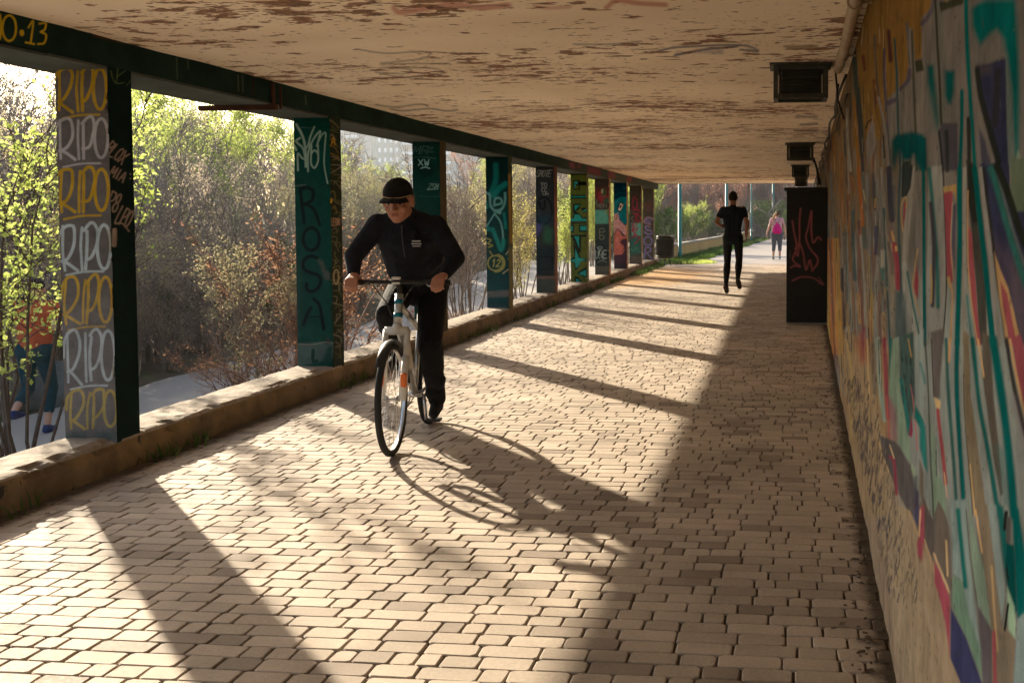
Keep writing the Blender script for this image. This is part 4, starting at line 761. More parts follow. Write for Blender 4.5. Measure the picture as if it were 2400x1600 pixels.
cb.tube([(.42,15.6,CEIL-.2),(.46,15.7,CEIL-.3),(.5,16,CEIL-.5),(.5,16,1.9)],.014,6); cb.tube([(.38,15.6,CEIL-.2),(.44,15.7,CEIL-.26),(.52,16,CEIL-.5),(.53,16,1.9)],.012,6)
tag(cb.build('cable_run', M['cable'], None, True), 'thin black cables drooping along the top of the mural wall from lamp to lamp', 'cable')

# ------------------------------------------------------------------ black cabinet with a red tag
cab = empty('utility_cabinet', (.33,15.0,0), label='tall black metal cabinet with a red MS tag standing against the right wall', cat='cabinet')
wc = .56; z1 = 1.80; nu, nv = 60, 180
X, Z = np.meshgrid(np.linspace(-wc/2, wc/2, nu), np.linspace(.03, z1, nv), indexing='ij'); V = np.stack([X, np.zeros_like(X), Z], -1).reshape(-1,3)
tb = TR(1500,380,3.92); RT=(120,58,56)
tb.L(RT,16,(1400,540),(1415,640),(1440,780),(1405,880),(1420,920),(1465,950)).L(RT,16,(1385,970),(1420,950),(1470,962)).L(RT,15,(1475,425),(1465,560),(1465,700),(1450,860),(1425,790)).L(RT,15,(1465,740),(1500,840),(1525,990),(1560,900),(1580,980))
tb.L(RT,15,(1665,715),(1635,690),(1590,740),(1575,640),(1575,560),(1575,450),(1545,600),(1525,690),(1560,790),(1625,870),(1630,930),(1580,1000)).L(RT,15,(1400,1090),(1480,1055),(1590,1065),(1685,1125),a=.8).L(RT,10,(1640,1055),(1685,1125),(1640,1110),a=.7)
rg = np.zeros((len(V),4)); rg[:, :3] = (.01,.01,.01); paint(proj(V+np.array([.33,15.0,0])), tb.out, rg)
npmesh('door', V, grid_faces(nu, nv), M['box'], parent=cab, col=rg)
c = MB(); D=.5
c.add([(-wc/2,.002,.03),(wc/2,.002,.03),(wc/2,D,.03),(-wc/2,D,.03),(-wc/2,.002,z1),(wc/2,.002,z1),(wc/2,D,z1),(-wc/2,D,z1)],[(0,4,7,3),(1,2,6,5),(3,7,6,2),(4,5,6,7),(0,3,2,1),(0,1,5,4)]); c.build('body', M['black'], cab)
c = MB(); c.box((0,D/2-.01,z1+.022),(wc+.07,D+.07,.04),bev=.008); c.build('lid', M['black'], cab)
c = MB(); c.box((0,D/2,.014),(wc-.03,D-.03,.03)); c.build('plinth', M['concrete'], cab)
c = MB(); c.box((-wc/2+.05,-.012,.95),(.02,.02,.10),bev=.004); c.build('handle', M['darkmetal'], cab)
# ------------------------------------------------------------------ ground and paths outside
def sst(a, b, x): t = np.clip((x-a)/(b-a), 0, 1); return t*t*(3-2*t)
def hgt(x, y):
    x = np.asarray(x, float); y = np.asarray(y, float)
    d = .87*sst(-4.35, -4.9, x)*(1-sst(20, 36, y))
    up = sst(-9.2, -14, x)*.5 + sst(-14, -40, x)*1.2
    bumps = (fnoise(x*.45+50, y*.45+50, 101)-.5)*.35*sst(-9.0, -10.5, x) + (fnoise(x*1.5, y*1.5, 103)-.5)*.06
    right = sst(2.0, 8, x)*1.0*sst(30, 40, y) + 15*sst(94, 150, y)*sst(-36, -22, x)
    return -.035 - d + up + bumps*(1-.0) + right - .35*sst(-4.6, -4.2, x)*(y < 33.9)*(x < 2) 
gx = np.concatenate([-np.geomspace(300, 14, 34), np.linspace(-13.5, 4, 110), np.geomspace(4.4, 300, 34)]); gy = np.concatenate([-np.geomspace(100, 4, 16), np.linspace(-3.5, 50, 180), np.geomspace(51, 320, 44)])
XX, YY = np.meshgrid(gx, gy, indexing='ij'); V = np.stack([XX, YY, hgt(XX, YY)], -1).reshape(-1,3)
tag(npmesh('ground', V, grid_faces(len(gx), len(gy)), M['ground'], smooth=True), kind='structure')
def sheet(name, xl, xr, y0, y1, mat, dz=.02, n=160, m=24):
    ys_ = np.linspace(y0, y1, n); t = np.linspace(0, 1, m); Y, T = np.meshgrid(ys_, t, indexing='ij')
    XL = np.vectorize(xl)(Y)+(fnoise(Y*1.3, Y*0+2, 7)-.5)*.25; XR = np.vectorize(xr)(Y)+(fnoise(Y*1.3, Y*0+8, 9)-.5)*.2; X = XL+(XR-XL)*T
    Z = hgt(X, Y) - (fnoise(X*1.5, Y*1.5, 103)-.5)*.06 + dz+.03
    V = np.stack([X, Y, Z], -1).reshape(-1,3)
    o = npmesh(name, V, grid_faces(n, m)[:, ::-1], mat, smooth=True); return tag(o, kind='structure')
sheet('lower_path', lambda y: -8.75, lambda y: -5.0, -4, 36, M['path'])
def wl(y): return -3.75 + (y-36)*.048          # line of the low ochre wall beyond the end
sheet('path_beyond', lambda y: wl(y)+.75, lambda y: 2.4+(y-34)*.03, 34.06, 110, M['farpath'], dz=.005)

# ------------------------------------------------------------------ plants
LF = {
 'spring': leafmat('leaves_spring_green', (.36,.46,.10), (.60,.64,.20), .55),
 'olive': leafmat('leaves_olive', (.30,.28,.15), (.47,.42,.25), .5),
 'yellow': leafmat('leaves_yellow_green', (.46,.43,.12), (.66,.60,.24), .55),
 'rust': leafmat('leaves_rust', (.28,.14,.08), (.46,.28,.17), .5),
 'straw': leafmat('leaves_straw', (.42,.34,.24), (.64,.54,.40), .5),
 'dark': leafmat('leaves_dark_green', (.04,.09,.02), (.12,.18,.04), .4),
 'pink': leafmat('leaves_reddish_pink', (.34,.19,.14), (.52,.33,.25), .5),
}
def grow(seed, H, spread, nst, ntw, nleaf, lsize, lean=(0,0), stemr=.02, leafzone=.25, bias=None, aspect=2.2):
    """stems fan from the base, each throws twigs; leaves sit on the twigs. returns arrays (stem verts, quads), (leaf verts, quads)"""
    r = np.random.default_rng(seed); SV = []; SF = []; pts = []; n0 = 0
    def tube(P, R):
        nonlocal n0
        P = np.array(P); t = np.gradient(P, axis=0); t /= np.linalg.norm(t, axis=1)[:,None]+1e-9
        a = np.cross(t, [0.3,.9,.1]); a /= np.linalg.norm(a, axis=1)[:,None]+1e-9; b = np.cross(t, a)
        k = 3; ang = [0, 2.094, 4.189]
        v = np.concatenate([(P + (a*math.cos(q)+b*math.sin(q))*R[:,None])[:,None] for q in ang], 1).reshape(-1,3); m = len(P)
        f = [(i*k+j, i*k+(j+1)%k, (i+1)*k+(j+1)%k, (i+1)*k+j) for i in range(m-1) for j in range(k)]
        SV.append(v); SF.append(np.array(f)+n0); n0 += len(v)
    for s in range(nst):
        az = r.uniform(0, 2*PI); out = spread*math.sqrt(r.random()); h = H*r.uniform(.7, 1)
        base = np.array([r.normal(0, .08*spread), r.normal(0, .08*spread), -.1]); tip = np.array([math.cos(az)*out+lean[0]*h, math.sin(az)*out+lean[1]*h, h])
        m = 9; tt = np.linspace(0, 1, m)[:,None]; mid = r.normal(0, .06*H, 3)*np.array([1,1,.3])
        P = base*(1-tt) + tip*tt + mid*np.sin(tt*PI) + np.array([0,0,1])*np.sin(tt*PI)*.08*H + np.cumsum(r.normal(0, .012*H, (m,3)), 0)
        R = np.linspace(stemr*r.uniform(.7,1.2), .003, m); tube(P, R)
        for q in range(ntw):
            u = r.uniform(.18, 1)**.8; i = min(int(u*(m-1)), m-2); f = u*(m-1)-i; p0 = P[i]*(1-f)+P[i+1]*f
            d = (P[i+1]-P[i]); d /= np.linalg.norm(d); dd = d*.8 + r.normal(0, .6, 3); dd[2] = abs(dd[2])*.7+.1; dd /= np.linalg.norm(dd)
            L = H*r.uniform(.08, .24)*(1.2-.6*u); k = 5; t2 = np.linspace(0, 1, k)[:,None]
            Q = p0 + dd*L*t2 + np.array([0,0,1])*L*.15*t2**2 + np.cumsum(r.normal(0, .03*L, (k,3)), 0); tube(Q, np.linspace(.006*H/3, .002, k))
            if u > leafzone: pts.append(Q)
    SV = np.vstack(SV); SF = np.vstack(SF)
    pts = np.array(pts); nl = nleaf; w = r.integers(0, len(pts), nl); t = r.random(nl)*3.999; i = t.astype(int); f = (t-i)[:,None]
    c = pts[w, i]*(1-f) + pts[w, i+1]*f + r.normal(0, .012*H, (nl,3))
    if bias is not None:   # keep foliage in clumps
        k = fnoise(c[:,0]*bias+seed, c[:,2]*bias+c[:,1]*bias, seed) > .44; c = c[k]; nl = len(c)
    d = r.normal(0, 1, (nl,3)); d[:,2] = d[:,2]*.6+.35; d /= np.linalg.norm(d, axis=1)[:,None]; e = np.cross(d, r.normal(0,1,(nl,3))); e /= np.linalg.norm(e, axis=1)[:,None]
    sz = lsize*r.uniform(.6, 1.3, nl)[:,None]; nn = np.cross(d, e)*.15*sz
    LV = np.stack([c-d*sz*.5, c+e*sz*.5/aspect+nn, c+d*sz*.5, c-e*sz*.5/aspect+nn], 1).reshape(-1,3); LFq = np.arange(nl*4).reshape(-1,4)
    return (SV, SF), (LV, LFq)
def plant(name, arrs, leafm, stemm, leafname='crown', stemname='stems'):
    root = empty(name, (0,0,0)); (SV, SF), (LV, LQ) = arrs
    npmesh(leafname, LV, LQ, leafm, parent=root); npmesh(stemname, SV, SF, stemm, parent=root); return root
used = set()
def put(proto, x, y, rz, sc, **k):
    if proto.name not in used: used.add(proto.name); o = proto
    else:
        o = proto.copy(); COL.objects.link(o)
        for ch in proto.children:
            c = ch.copy(); COL.objects.link(c); c.parent = o
    o.location = (x, y, float(hgt(x, y))); o.rotation_euler = (0, 0, rz); o.scale = (sc[0], sc[0], sc[1]) if hasattr(sc, '__len__') else (sc,)*3
    return tag(o, **k)
TW, TG = M['twigred'], M['twiggrey']
B = {
 'w1': plant('willow_shrub', grow(1, 3.4, 1.3, 16, 26, 9000, .048, bias=1.6), LF['olive'], TG),
 'w2': plant('willow_shrub', grow(2, 3.6, 1.2, 15, 26, 9500, .047, bias=1.4), LF['yellow'], TG),
 'w3': plant('willow_shrub', grow(3, 3.3, 1.5, 18, 30, 10000, .045, bias=1.8), LF['straw'], TG),
 'w4': plant('willow_shrub', grow(4, 3.6, 1.1, 14, 26, 15000, .055, bias=1.5), LF['spring'], TG),
 'bare': plant('bare_shrub', grow(5, 3.5, 1.6, 26, 36, 1500, .035), LF['straw'], TG),
 'dk': plant('dark_shrub', grow(6, 2.4, 1.5, 18, 30, 12000, .06, leafzone=0, bias=1.2), LF['dark'], TG),
 'rs': plant('reddish_shrub', grow(7, 2.6, 1.3, 22, 28, 3500, .045, leafzone=.1), LF['rust'], TW),
 'pk': plant('reddish_tree', grow(8, 4.6, 2.2, 22, 40, 16000, .085, bias=.9, stemr=.05), LF['pink'], TG),
 'gt': plant('green_tree', grow(9, 4.4, 1.8, 20, 36, 15000, .09, bias=1.0, stemr=.05), LF['spring'], TG),
}
rs = random.Random(11)
GA = 'willowy shrubs in the first row of the thicket beyond the lower path'; GB_ = 'taller shrubs in the middle row of the thicket'; GC = 'shrubs at the back of the thicket'
lab = {'w1': 'olive-leaved willowy shrub in the thicket beyond the lower path', 'w2': 'yellow-green willowy shrub in the thicket beyond the lower path', 'w3': 'straw-coloured twiggy shrub in the thicket beyond the lower path', 'w4': 'fresh green willowy shrub in the thicket beyond the lower path', 'bare': 'bare grey-brown shrub of fine twigs in the thicket beyond the lower path', 'dk': 'low dark green bush at the foot of the thicket beyond the lower path', 'rs': 'rust-coloured low shrub in the thicket beyond the lower path'}
grp = {k: 'shrubs: '+v for k, v in lab.items()}
def P_(key, x, y, s):
    ra = x/y
    if -.415 < ra < -.262:
        s = list(s) if hasattr(s, '__len__') else [s, s]; tgt = 1.45+(.026 if ra > -.375 else .045)*y + rs.uniform(-.2,.25); s[1] = min(s[1], max(.3, (tgt-float(hgt(x,y)))/3.55))
    put(B[key], x, y, rs.uniform(0, 6.28), s, label=lab[key], cat='shrub', group=grp[key])
y = 10.5
while y < 46:       # row A
    P_(rs.choice(['w1','bare','w3','w2','bare','w3']), -9.9-rs.uniform(0, .9), y, (rs.uniform(.8, 1.05), rs.uniform(.92, 1.12))); y += rs.uniform(1.3, 1.9)
y = 12
while y < 62:       # row B
    P_(rs.choice(['w1','w2','w4','bare','w3','bare']), -12.3-rs.uniform(0, 1.4), y, (rs.uniform(1.0, 1.35), rs.uniform(1.02, 1.28))); y += rs.uniform(1.5, 2.2)
y = 17
while y < 80:       # row C
    P_(rs.choice(['bare','w3','w1','w4','bare']), -16.5-rs.uniform(0, 3), y, (rs.uniform(1.4, 1.8), rs.uniform(1.15, 1.4))); y += rs.uniform(2.2, 3)
y = 20
while y < 90:
    P_(rs.choice(['bare','w3','bare']), -24-rs.uniform(0, 4), y, (rs.uniform(2, 2.6), rs.uniform(1.5, 1.8))); y += rs.uniform(3.4, 4.6)
y = 11
while y < 44:       # dark undergrowth
    P_('dk', -10.4-rs.uniform(0, 1.2), y, (rs.uniform(.8,1.1), rs.uniform(.45,.8))); y += rs.uniform(1.6, 2.4)
# shrubs between kerb and lower path
for i, (x, y, s, key, l, c) in enumerate(((-5.35,12.5,(1.0,.92),'rs','rust-coloured shrub with bare red stems by the kerb, just left of the ROSA pillar','shrub'),
    (-5.75,11.5,(.62,.60),'w1','olive-leaved shrub on the near bank of the lower path, between the RIPO and ROSA pillars','shrub'),
    (-5.35,10.9,(.7,.45),'rs','low spreading bare red twigs by the kerb, right of the RIPO pillar','shrub'),
    (-5.9,20.0,(.85,1.0),'bare','leaning bare shrub just behind the cyclist','shrub'),
    (-5.7,23.5,(.8,.95),'w2','yellowish shrub close behind the kerb, left of the pillar numbered 12','shrub'),
    (-5.8,29.0,(.85,.85),'w4','fresh green bush between the number 12 pillar and the blackish pillar','shrub'),
    (-5.8,33.5,(.8,.8),'w4','green bush seen just left of the GRINK pillar','shrub'),
    (-6.0,37.0,(.8,.95),'w2','yellow-green bush seen through the last pillars','shrub'),
    (-5.2,16.3,(.6,.40),'rs','small reddish twiggy shrub on the bank right of the ROSA pillar','shrub'))):
    put(B[key], x, y, i*1.3, s, label=l, cat=c)
for (x, y, k) in ((-9.3,12.2,'w3'),(-9.4,13.6,'bare'),(-9.35,14.9,'w1'),(-9.4,16.2,'w3'),(-9.5,17.6,'w1')): P_(k, x, y, (.8,.62))
# the leafy branch close on the left
nl = plant('young_tree', grow(21, 3.6, 1.15, 9, 28, 4600, .056, lean=(.10,-.02), bias=1.1, stemr=.022, leafzone=.1, aspect=1.5), LF['spring'], M['trunk'])
put(nl, -6.95, 9.3, .4, (1.0, .98), label='young tree with bright yellow-green leaves at the left edge, left of the RIPO pillar', cat='tree')
n2_ = plant('young_tree', grow(22, 3.4, 1.0, 7, 20, 2500, .055, bias=1.3, stemr=.02, aspect=1.5), LF['spring'], M['trunk'])
put(n2_, -8.95, 13.2, .4, (1.0, 1.2), label='slender tree with scattered light green leaves behind the RIPO pillar', cat='tree')
# beyond the end of the walkway
lab2 = {'pk': 'russet-leaved tree in the hillside row beyond the end of the walkway', 'gt': 'green tree beyond the end of the walkway'}
for i in range(26):
    x = -22+i*1.5+rs.uniform(-.8,.8); y = 84+rs.uniform(-5, 6); put(B['pk'], x, y, rs.uniform(0,6), (rs.uniform(1.1,1.4), rs.uniform(1.25,1.6)), label=lab2['pk'], cat='tree', group='russet trees beyond the end')
for i in range(20):
    x = -20+i*1.9+rs.uniform(-.8,.8); y = 95+rs.uniform(-2, 6); put(B['pk'], x, y, rs.uniform(0,6), (rs.uniform(1.2,1.5), rs.uniform(1.3,1.7)), label=lab2['pk'], cat='tree', group='russet trees beyond the end')
for i in range(14):
    x = -12+i*1.7+rs.uniform(-.6,.6); y = 68-i*.0+rs.uniform(-3, 3)
    if -2.2 < x < 4.5: continue
    put(B['pk'], x, y, rs.uniform(0,6), (rs.uniform(.9,1.1), rs.uniform(.9,1.15)), label='low russet tree behind the ochre wall beyond the walkway', cat='tree', group='low russet trees behind the ochre wall')
for (x, y, s, l) in ((-5.7,46,(.72,.86),'bright yellow-green tree rising behind the ochre wall, right of the nearest teal post'),(-6.4,41,(.6,.62),'dark-stemmed green tree behind the black litter bin'),(-4.6,57,(.6,.5),'small green tree behind the second teal post')):
    put(B['gt'], x, y, x, s, label=l, cat='tree')
for (x, y) in ((-5.9,40),(-5.3,44.5),(-5.0,50),(-4.6,54),(-4.2,60),(-3.9,65),(-7,48)): put(B['dk'], x, y, x*3, (.85,.8), label='dark green bush along the back of the ochre wall', cat='bush', group='dark bushes behind the ochre wall')
for i in range(14): put(B['dk'], rs.uniform(-14,9), 74+rs.uniform(-2,3), i, (1.4,1.1), label='dark undergrowth bush at the foot of the russet trees', cat='bush', group='dark bushes under the russet trees')
# bare tree at the far right
r_ = random.Random(8); bt = MB()
def branch(p, d, L, r0, lev):
    pts = [p]; n = 5
    for i in range(n):
        d = (d + Vector((r_.uniform(-.16,.16), r_.uniform(-.16,.16), r_.uniform(-.08,.10)))).normalized(); pts.append(pts[-1]+d*L/n)
    bt.tube(pts, [r0*(1-.6*i/n) for i in range(n+1)], 6 if lev < 2 else 3, cap=False)
    if lev < 5:
        for k in range(3 if lev else 4):
            q = pts[r_.randint(2, n)]; nd2 = (d + Vector((r_.uniform(-1,1), r_.uniform(-1,1), r_.uniform(-.35,.75)))).normalized(); branch(q, nd2, L*r_.uniform(.55,.8), r0*.42, lev+1)
branch(Vector((.9,0,-.3)), Vector((-.28,0,1)).normalized(), 2.6, .17, 0)
tr_ = empty('bare_tree', (0,46,0), label='leafless grey tree arching over the path beyond the walkway, above the woman', cat='tree')
bt.build('trunk', TG, tr_)
# grass, weeds
def blades(name, pts, h, mat, seed=1, label=None, w=.012):
    r = np.random.default_rng(seed); n = len(pts); P = np.asarray(pts); a = r.uniform(0, 6.28, n); hh = h*r.uniform(.4, 1.2, n); b = r.normal(0, .35, (n,2))*hh[:,None]
    dx = np.stack([np.cos(a)*w, np.sin(a)*w, np.zeros(n)], 1); tip = P + np.stack([b[:,0], b[:,1], hh], 1); mid = P + np.stack([b[:,0]*.35, b[:,1]*.35, hh*.55], 1)
    V = np.stack([P-dx, P+dx, mid+dx*.7, mid-dx*.7, tip+dx*.1, tip-dx*.1], 1).reshape(-1,3); q = np.arange(n)[:,None]*6
    o = npmesh(name, V, np.concatenate([q+np.array([0,1,2,3]), q+np.array([3,2,4,5])]), mat); return tag(o, label, 'grass', kind='stuff')
N = 16000; yy = 33.8+rng.random(N)**1.4*40; xx = wl(yy)+.05+rng.random(N)*(.9+.35*fnoise(yy*1.1, yy*0, 5)); zz_ = hgt(xx, yy)+.0
k = fnoise(xx*2, yy*.8, 6) > .40
blades('grass', np.stack([xx,yy,zz_],1)[k], .17, LF['dark'], 2, 'green grass along the foot of the low ochre wall', w=.014)
N = 6000; yy = 33.2+rng.random(N)*3.4; xx = KX+.1+rng.random(N)*1.9*(.4+.6*fnoise(yy*2, yy*0, 15)); blades('grass_tuft', np.stack([xx,yy,hgt(xx,yy)],1), .10, LF['spring'], 3, 'short bright grass around the black litter bin', w=.012)
yw = np.concatenate([rng.random(2600)**.5*17+16.5, rng.random(500)*13+3]); k = (fnoise(yw*1.7, yw*0, 16) > .45) | (yw > 27); yw = yw[k]
xw = KX+.015+np.abs(rng.normal(0, .05, len(yw)))*(1+(yw > 26)*1.5); blades('weeds', np.stack([xw,yw,np.full(len(yw),-.01)],1), .11, LF['dark'], 4, 'weeds growing in the joint at the foot of the kerb wall', w=.008)
yw = rng.random(900)*14+2; k = fnoise(yw*1.9, yw*0, 19) > .55; yw = yw[k]; xw = KX-.34+np.abs(rng.normal(0,.03,len(yw)))
# dry leaves and grit along the edges of the floor
N = 1500; side = rng.random(N) < .5; yy = rng.random(N)**1.3*30+2.5; xx = np.where(side, KX+np.abs(rng.normal(0,.09,N))+.01, wall_x(yy)-np.abs(rng.normal(0,.07,N))-.01)
ang = rng.random(N)*6.28; sz = rng.uniform(.006,.02,N); zt = np.full(N,.004)
V = np.stack([np.stack([xx+np.cos(ang+q)*sz, yy+np.sin(ang+q)*sz, zt+rng.random(N)*.008],1) for q in (0,1.3,3.1,4.4)],1).reshape(-1,3)
tag(npmesh('dry_leaf_litter', V, np.arange(N*4).reshape(-1,4), M['joint']), 'dry leaf crumbs and grit gathered along the edges of the brick floor', 'litter', kind='stuff')
# boulder beside the path
rk = MB(); rk.ell((0,0,0),(.95,.5,.42),n=28,h=16); rko = rk.build('boulder', M['rock'], None, True)
for v in rko.data.vertices:
    c = v.co; s_ = 1+.28*(float(fnoise(np.array([c.x*1.6+5]), np.array([c.y*1.6+c.z*1.3]), 33)[0])-.5)*2; v.co = c*s_
rko.location = (-9.25, 13.0, -.72); rko.rotation_euler = (0,.1,.5); tag(rko, 'grey-green boulder lying at the far edge of the lower path, left of the RIPO pillar', 'rock')

# ------------------------------------------------------------------ ochre wall, posts, bin, shelter, buildings
w = MB(); ys_ = [36.0+i*3.2 for i in range(13)]
for a, b in zip(ys_[:-1], ys_[1:]):
    c0, c1 = Vector((wl(a),a+.01,0)), Vector((wl(b),b-.01,0)); z0, z1_ = -.1, .46
    vs = [c0+Vector((-.12,0,z0)), c0+Vector((0,0,z0)), c1+Vector((0,0,z0)), c1+Vector((-.12,0,z0)), c0+Vector((-.12,0,z1_)), c0+Vector((0,0,z1_)), c1+Vector((0,0,z1_)), c1+Vector((-.12,0,z1_))]
    w.add(vs, [(0,1,5,4),(1,2,6,5),(2,3,7,6),(3,0,4,7),(4,5,6,7)])
w.v = w.v
lw_ = empty('garden_wall', (0,0,0), label='low ochre wall with a pale coping along the left of the path beyond the walkway', cat='wall'); w.build('wall', M['wallyellow'], lw_)
cpm = MB(); a, b = ys_[0]-.05, ys_[-1]; 
cpm.add([(wl(a)-.17,a,.462),(wl(a)+.05,a,.462),(wl(b)+.05,b,.462),(wl(b)-.17,b,.462),(wl(a)-.17,a,.53),(wl(a)+.05,a,.53),(wl(b)+.05,b,.53),(wl(b)-.17,b,.53)],[(0,1,5,4),(1,2,6,5),(2,3,7,6),(3,0,4,7),(4,5,6,7),(3,2,1,0)]); cpm.build('coping', M['coping'], lw_)
for i, (x, y, r0, l) in enumerate(((-3.45,37.3,.062,'nearest teal lamp post, just right of the black litter bin'),(-2.52,50,.065,'teal lamp post right behind the runner'),(-1.86,66,.05,'thin dark teal lamp post right of the runner, before the fenced shelter'),(-.66,76,.085,'teal lamp post above the woman with the pink bag'))):
    pr_ = empty('lamp_post', (x,y,0), label=l, cat='lamp post', group='teal lamp posts along the path')
    p = MB(); p.tube([(0,0,0),(0,0,.25),(0,0,.26),(0,0,5.2)],[r0*1.25,r0*1.25,r0,r0*.8],14); p.build('pole', M['teal'], pr_, True)
    p = MB(); p.box((0,0,-.01),(.22,.22,.04),bev=.005); p.build('base_plate', M['teal'], pr_)
    p = MB(); p.lathe([(.02,5.2),(.12,5.25),(.2,5.42),(.2,5.46),(.05,5.5)],n=16); p.build('lamp_head', M['teal'], pr_, True)
bn = empty('litter_bin', (-3.5,33.0,0), rz=.1, label='black slatted litter bin on legs at the end of the kerb wall', cat='bin')
p = MB(); p.lathe([(.20,.22),(.235,.24),(.25,.84),(.262,.85),(.262,.88),(.235,.88),(.225,.3),(0,.3)],n=28); p.build('basket', M['black'], bn, True)
p = MB()
for i in range(24): a = 2*PI*i/24; p.box((.262*math.cos(a)*.985,.262*math.sin(a)*.985,.54),(.012,.03,.56),R=None)
p.lathe([(.262,.26),(.27,.27),(.27,.29),(.262,.30)],n=28); p.lathe([(.262,.78),(.272,.79),(.272,.81),(.262,.82)],n=28); p.build('slats', M['darkmetal'], bn)
for i in range(3):
    a = 2*PI*i/3+.5; p = MB(); p.tube([(.14*math.cos(a),.14*math.sin(a),.3),(.2*math.cos(a),.2*math.sin(a),0)],.016,8); p.build('leg', M['black'], bn)
p = MB(); p.box((-.12,0,.90),(.10,.22,.02)); p.box((.1,.05,.89),(.12,.16,.015)); p.build('rim_plate', M['coping'], bn)
sh = empty('wooden_shelter', (-.35,80,0), rz=0, label='weathered wooden shelter with slatted sides and a sloping roof, left of the woman', cat='shelter')
p = MB()
for i in range(17): p.box((-1.5+i*.25,0,1.0),(.13,.04,1.7+.07*i))
for z in (.35,1.1,1.7): p.box((.5,.035,z),(4.3,.03,.09))
p.build('slatted_side', M['wood'], sh)
p = MB(); p.add([(-1.7,-.3,1.85),(2.9,-.3,3.2),(2.9,2.2,3.2),(-1.7,2.2,1.85),(-1.7,-.3,1.95),(2.9,-.3,3.3),(2.9,2.2,3.3),(-1.7,2.2,1.95)],[(0,1,5,4),(1,2,6,5),(2,3,7,6),(3,0,4,7),(4,5,6,7),(3,2,1,0)]); p.build('roof', M['wood'], sh)
rail = empty('rail_fence', (-.9,70,0), label='low wooden rail fence across the verge before the shelter', cat='fence')
for i in range(5): p = MB(); p.box((-1.0+i*.5,0,.22),(.06,.06,.5)); p.build('post', M['wood'], rail)
p = MB(); p.box((0,-.04,.42),(2.3,.03,.07)); p.box((0,-.04,.2),(2.3,.03,.06)); p.build('rail', M['wood'], rail)
M['bld'] = worn('facade_teal', (.07,.20,.23), (.055,.165,.19), .3, bump=0); M['bldl'] = worn('facade_pale', (.25,.36,.39), (.22,.32,.35), .3, bump=0)
M['glass'] = base_mat('window_glass', (.05,.10,.12), .15, 0, .6)[0]; M['band'] = base_mat('balcony_band', (.70,.80,.82), .6)[0]
def block(loc, w_, d_, h_, floors, label, side=False):
    rt = empty('apartment_block', loc, rz=.12, label=label, cat='building')
    p = MB(); p.box((0,0,h_/2),(w_,d_,h_)); p.build('wall', M['bld'], rt)
    p = MB(); p.box((w_*.40,-d_/2-.4,h_/2),(w_*.2,.8,h_)); p.build('stair_tower', M['bldl'], rt)
    fh = h_/floors
    for f in range(1, floors-1):
        z = f*fh
        pm = MB(); pm.box((-w_*.04,-d_/2-.7,z+.15),(w_*.44,1.4,.25)); pm.box((-w_*.04,-d_/2-1.37,z+.5),(w_*.44,.06,.5)); pm.build('balcony', M['band'], rt)
        for i in range(5): gm = MB(); gm.box((-w_*.22+i*w_*.09,-d_/2-.03,z+fh*.5),(w_*.07,.06,fh*.6)); gm.build('window', M['glass'], rt)
        for i in range(4): gm = MB(); gm.box((-w_*.47+i*w_*.052,-d_/2-.04,z+fh*.5),(w_*.022,.08,fh*.45)); gm.build('window_surround', M['band'], rt)
    p = MB(); p.box((0,0,h_+.3),(w_+.6,d_+.6,.6)); p.build('roof', M['bldl'], rt); return rt
block((-89,280,0), 28, 14, 27, 11, 'teal and white apartment block with banded balconies, far beyond the thicket behind the cyclist')
block((-114,290,0), 9, 9, 30, 12, 'slim pale apartment tower, far beyond the thicket right of the ROSA pillar')
# ------------------------------------------------------------------ people
def remesh(mb, name, mat, parent, vox, smooth_it=3):
    o = mb.build(name, mat, None)
    md = o.modifiers.new('r', 'REMESH'); md.mode = 'VOXEL'; md.voxel_size = vox
    if smooth_it: ms = o.modifiers.new('s', 'SMOOTH'); ms.factor = .5; ms.iterations = smooth_it
    dg = bpy.context.evaluated_depsgraph_get(); me = bpy.data.meshes.new_from_object(o.evaluated_get(dg)); old = o.data
    o.modifiers.clear(); o.data = me; bpy.data.meshes.remove(old); me.polygons.foreach_set('use_smooth', [True]*len(me.polygons)); me.name = name
    o.parent = parent; return o
def fabric(name, c, c2=None, rough=.9):
    m = worn(name, c, c2 or tuple(v*.7 for v in c), 9, rough=rough, bump=.8, bscale=9, dist=.022, spec=.2); return m
SK = {}
def skinmat(name, c):
    m, nt, b = base_mat(name, c, .5, 0, .4); b.inputs['Subsurface Weight'].default_value = .08; b.inputs['Subsurface Radius'].default_value = (.01,.004,.002)
    n = nd(nt, 'ShaderNodeTexNoise', i_Scale=14, i_Detail=4); rp = nd(nt, 'ShaderNodeValToRGB'); rp.color_ramp.elements[0].color = (*[v*.8 for v in c],1); rp.color_ramp.elements[1].color = (*[min(v*1.15,1) for v in c],1)
    tc = nd(nt, 'ShaderNodeTexCoord'); nt.links.new(tc.outputs['Object'], n.inputs[0]); nt.links.new(n.outputs[0], rp.inputs[0]); nt.links.new(rp.outputs[0], b.inputs['Base Color']); return m
skin1 = skinmat('skin_ruddy', (.42,.19,.12)); skin2 = skinmat('skin_brown', (.28,.13,.07)); skin3 = skinmat('skin_pale', (.52,.30,.21))
def V3(*a): return Vector(a)
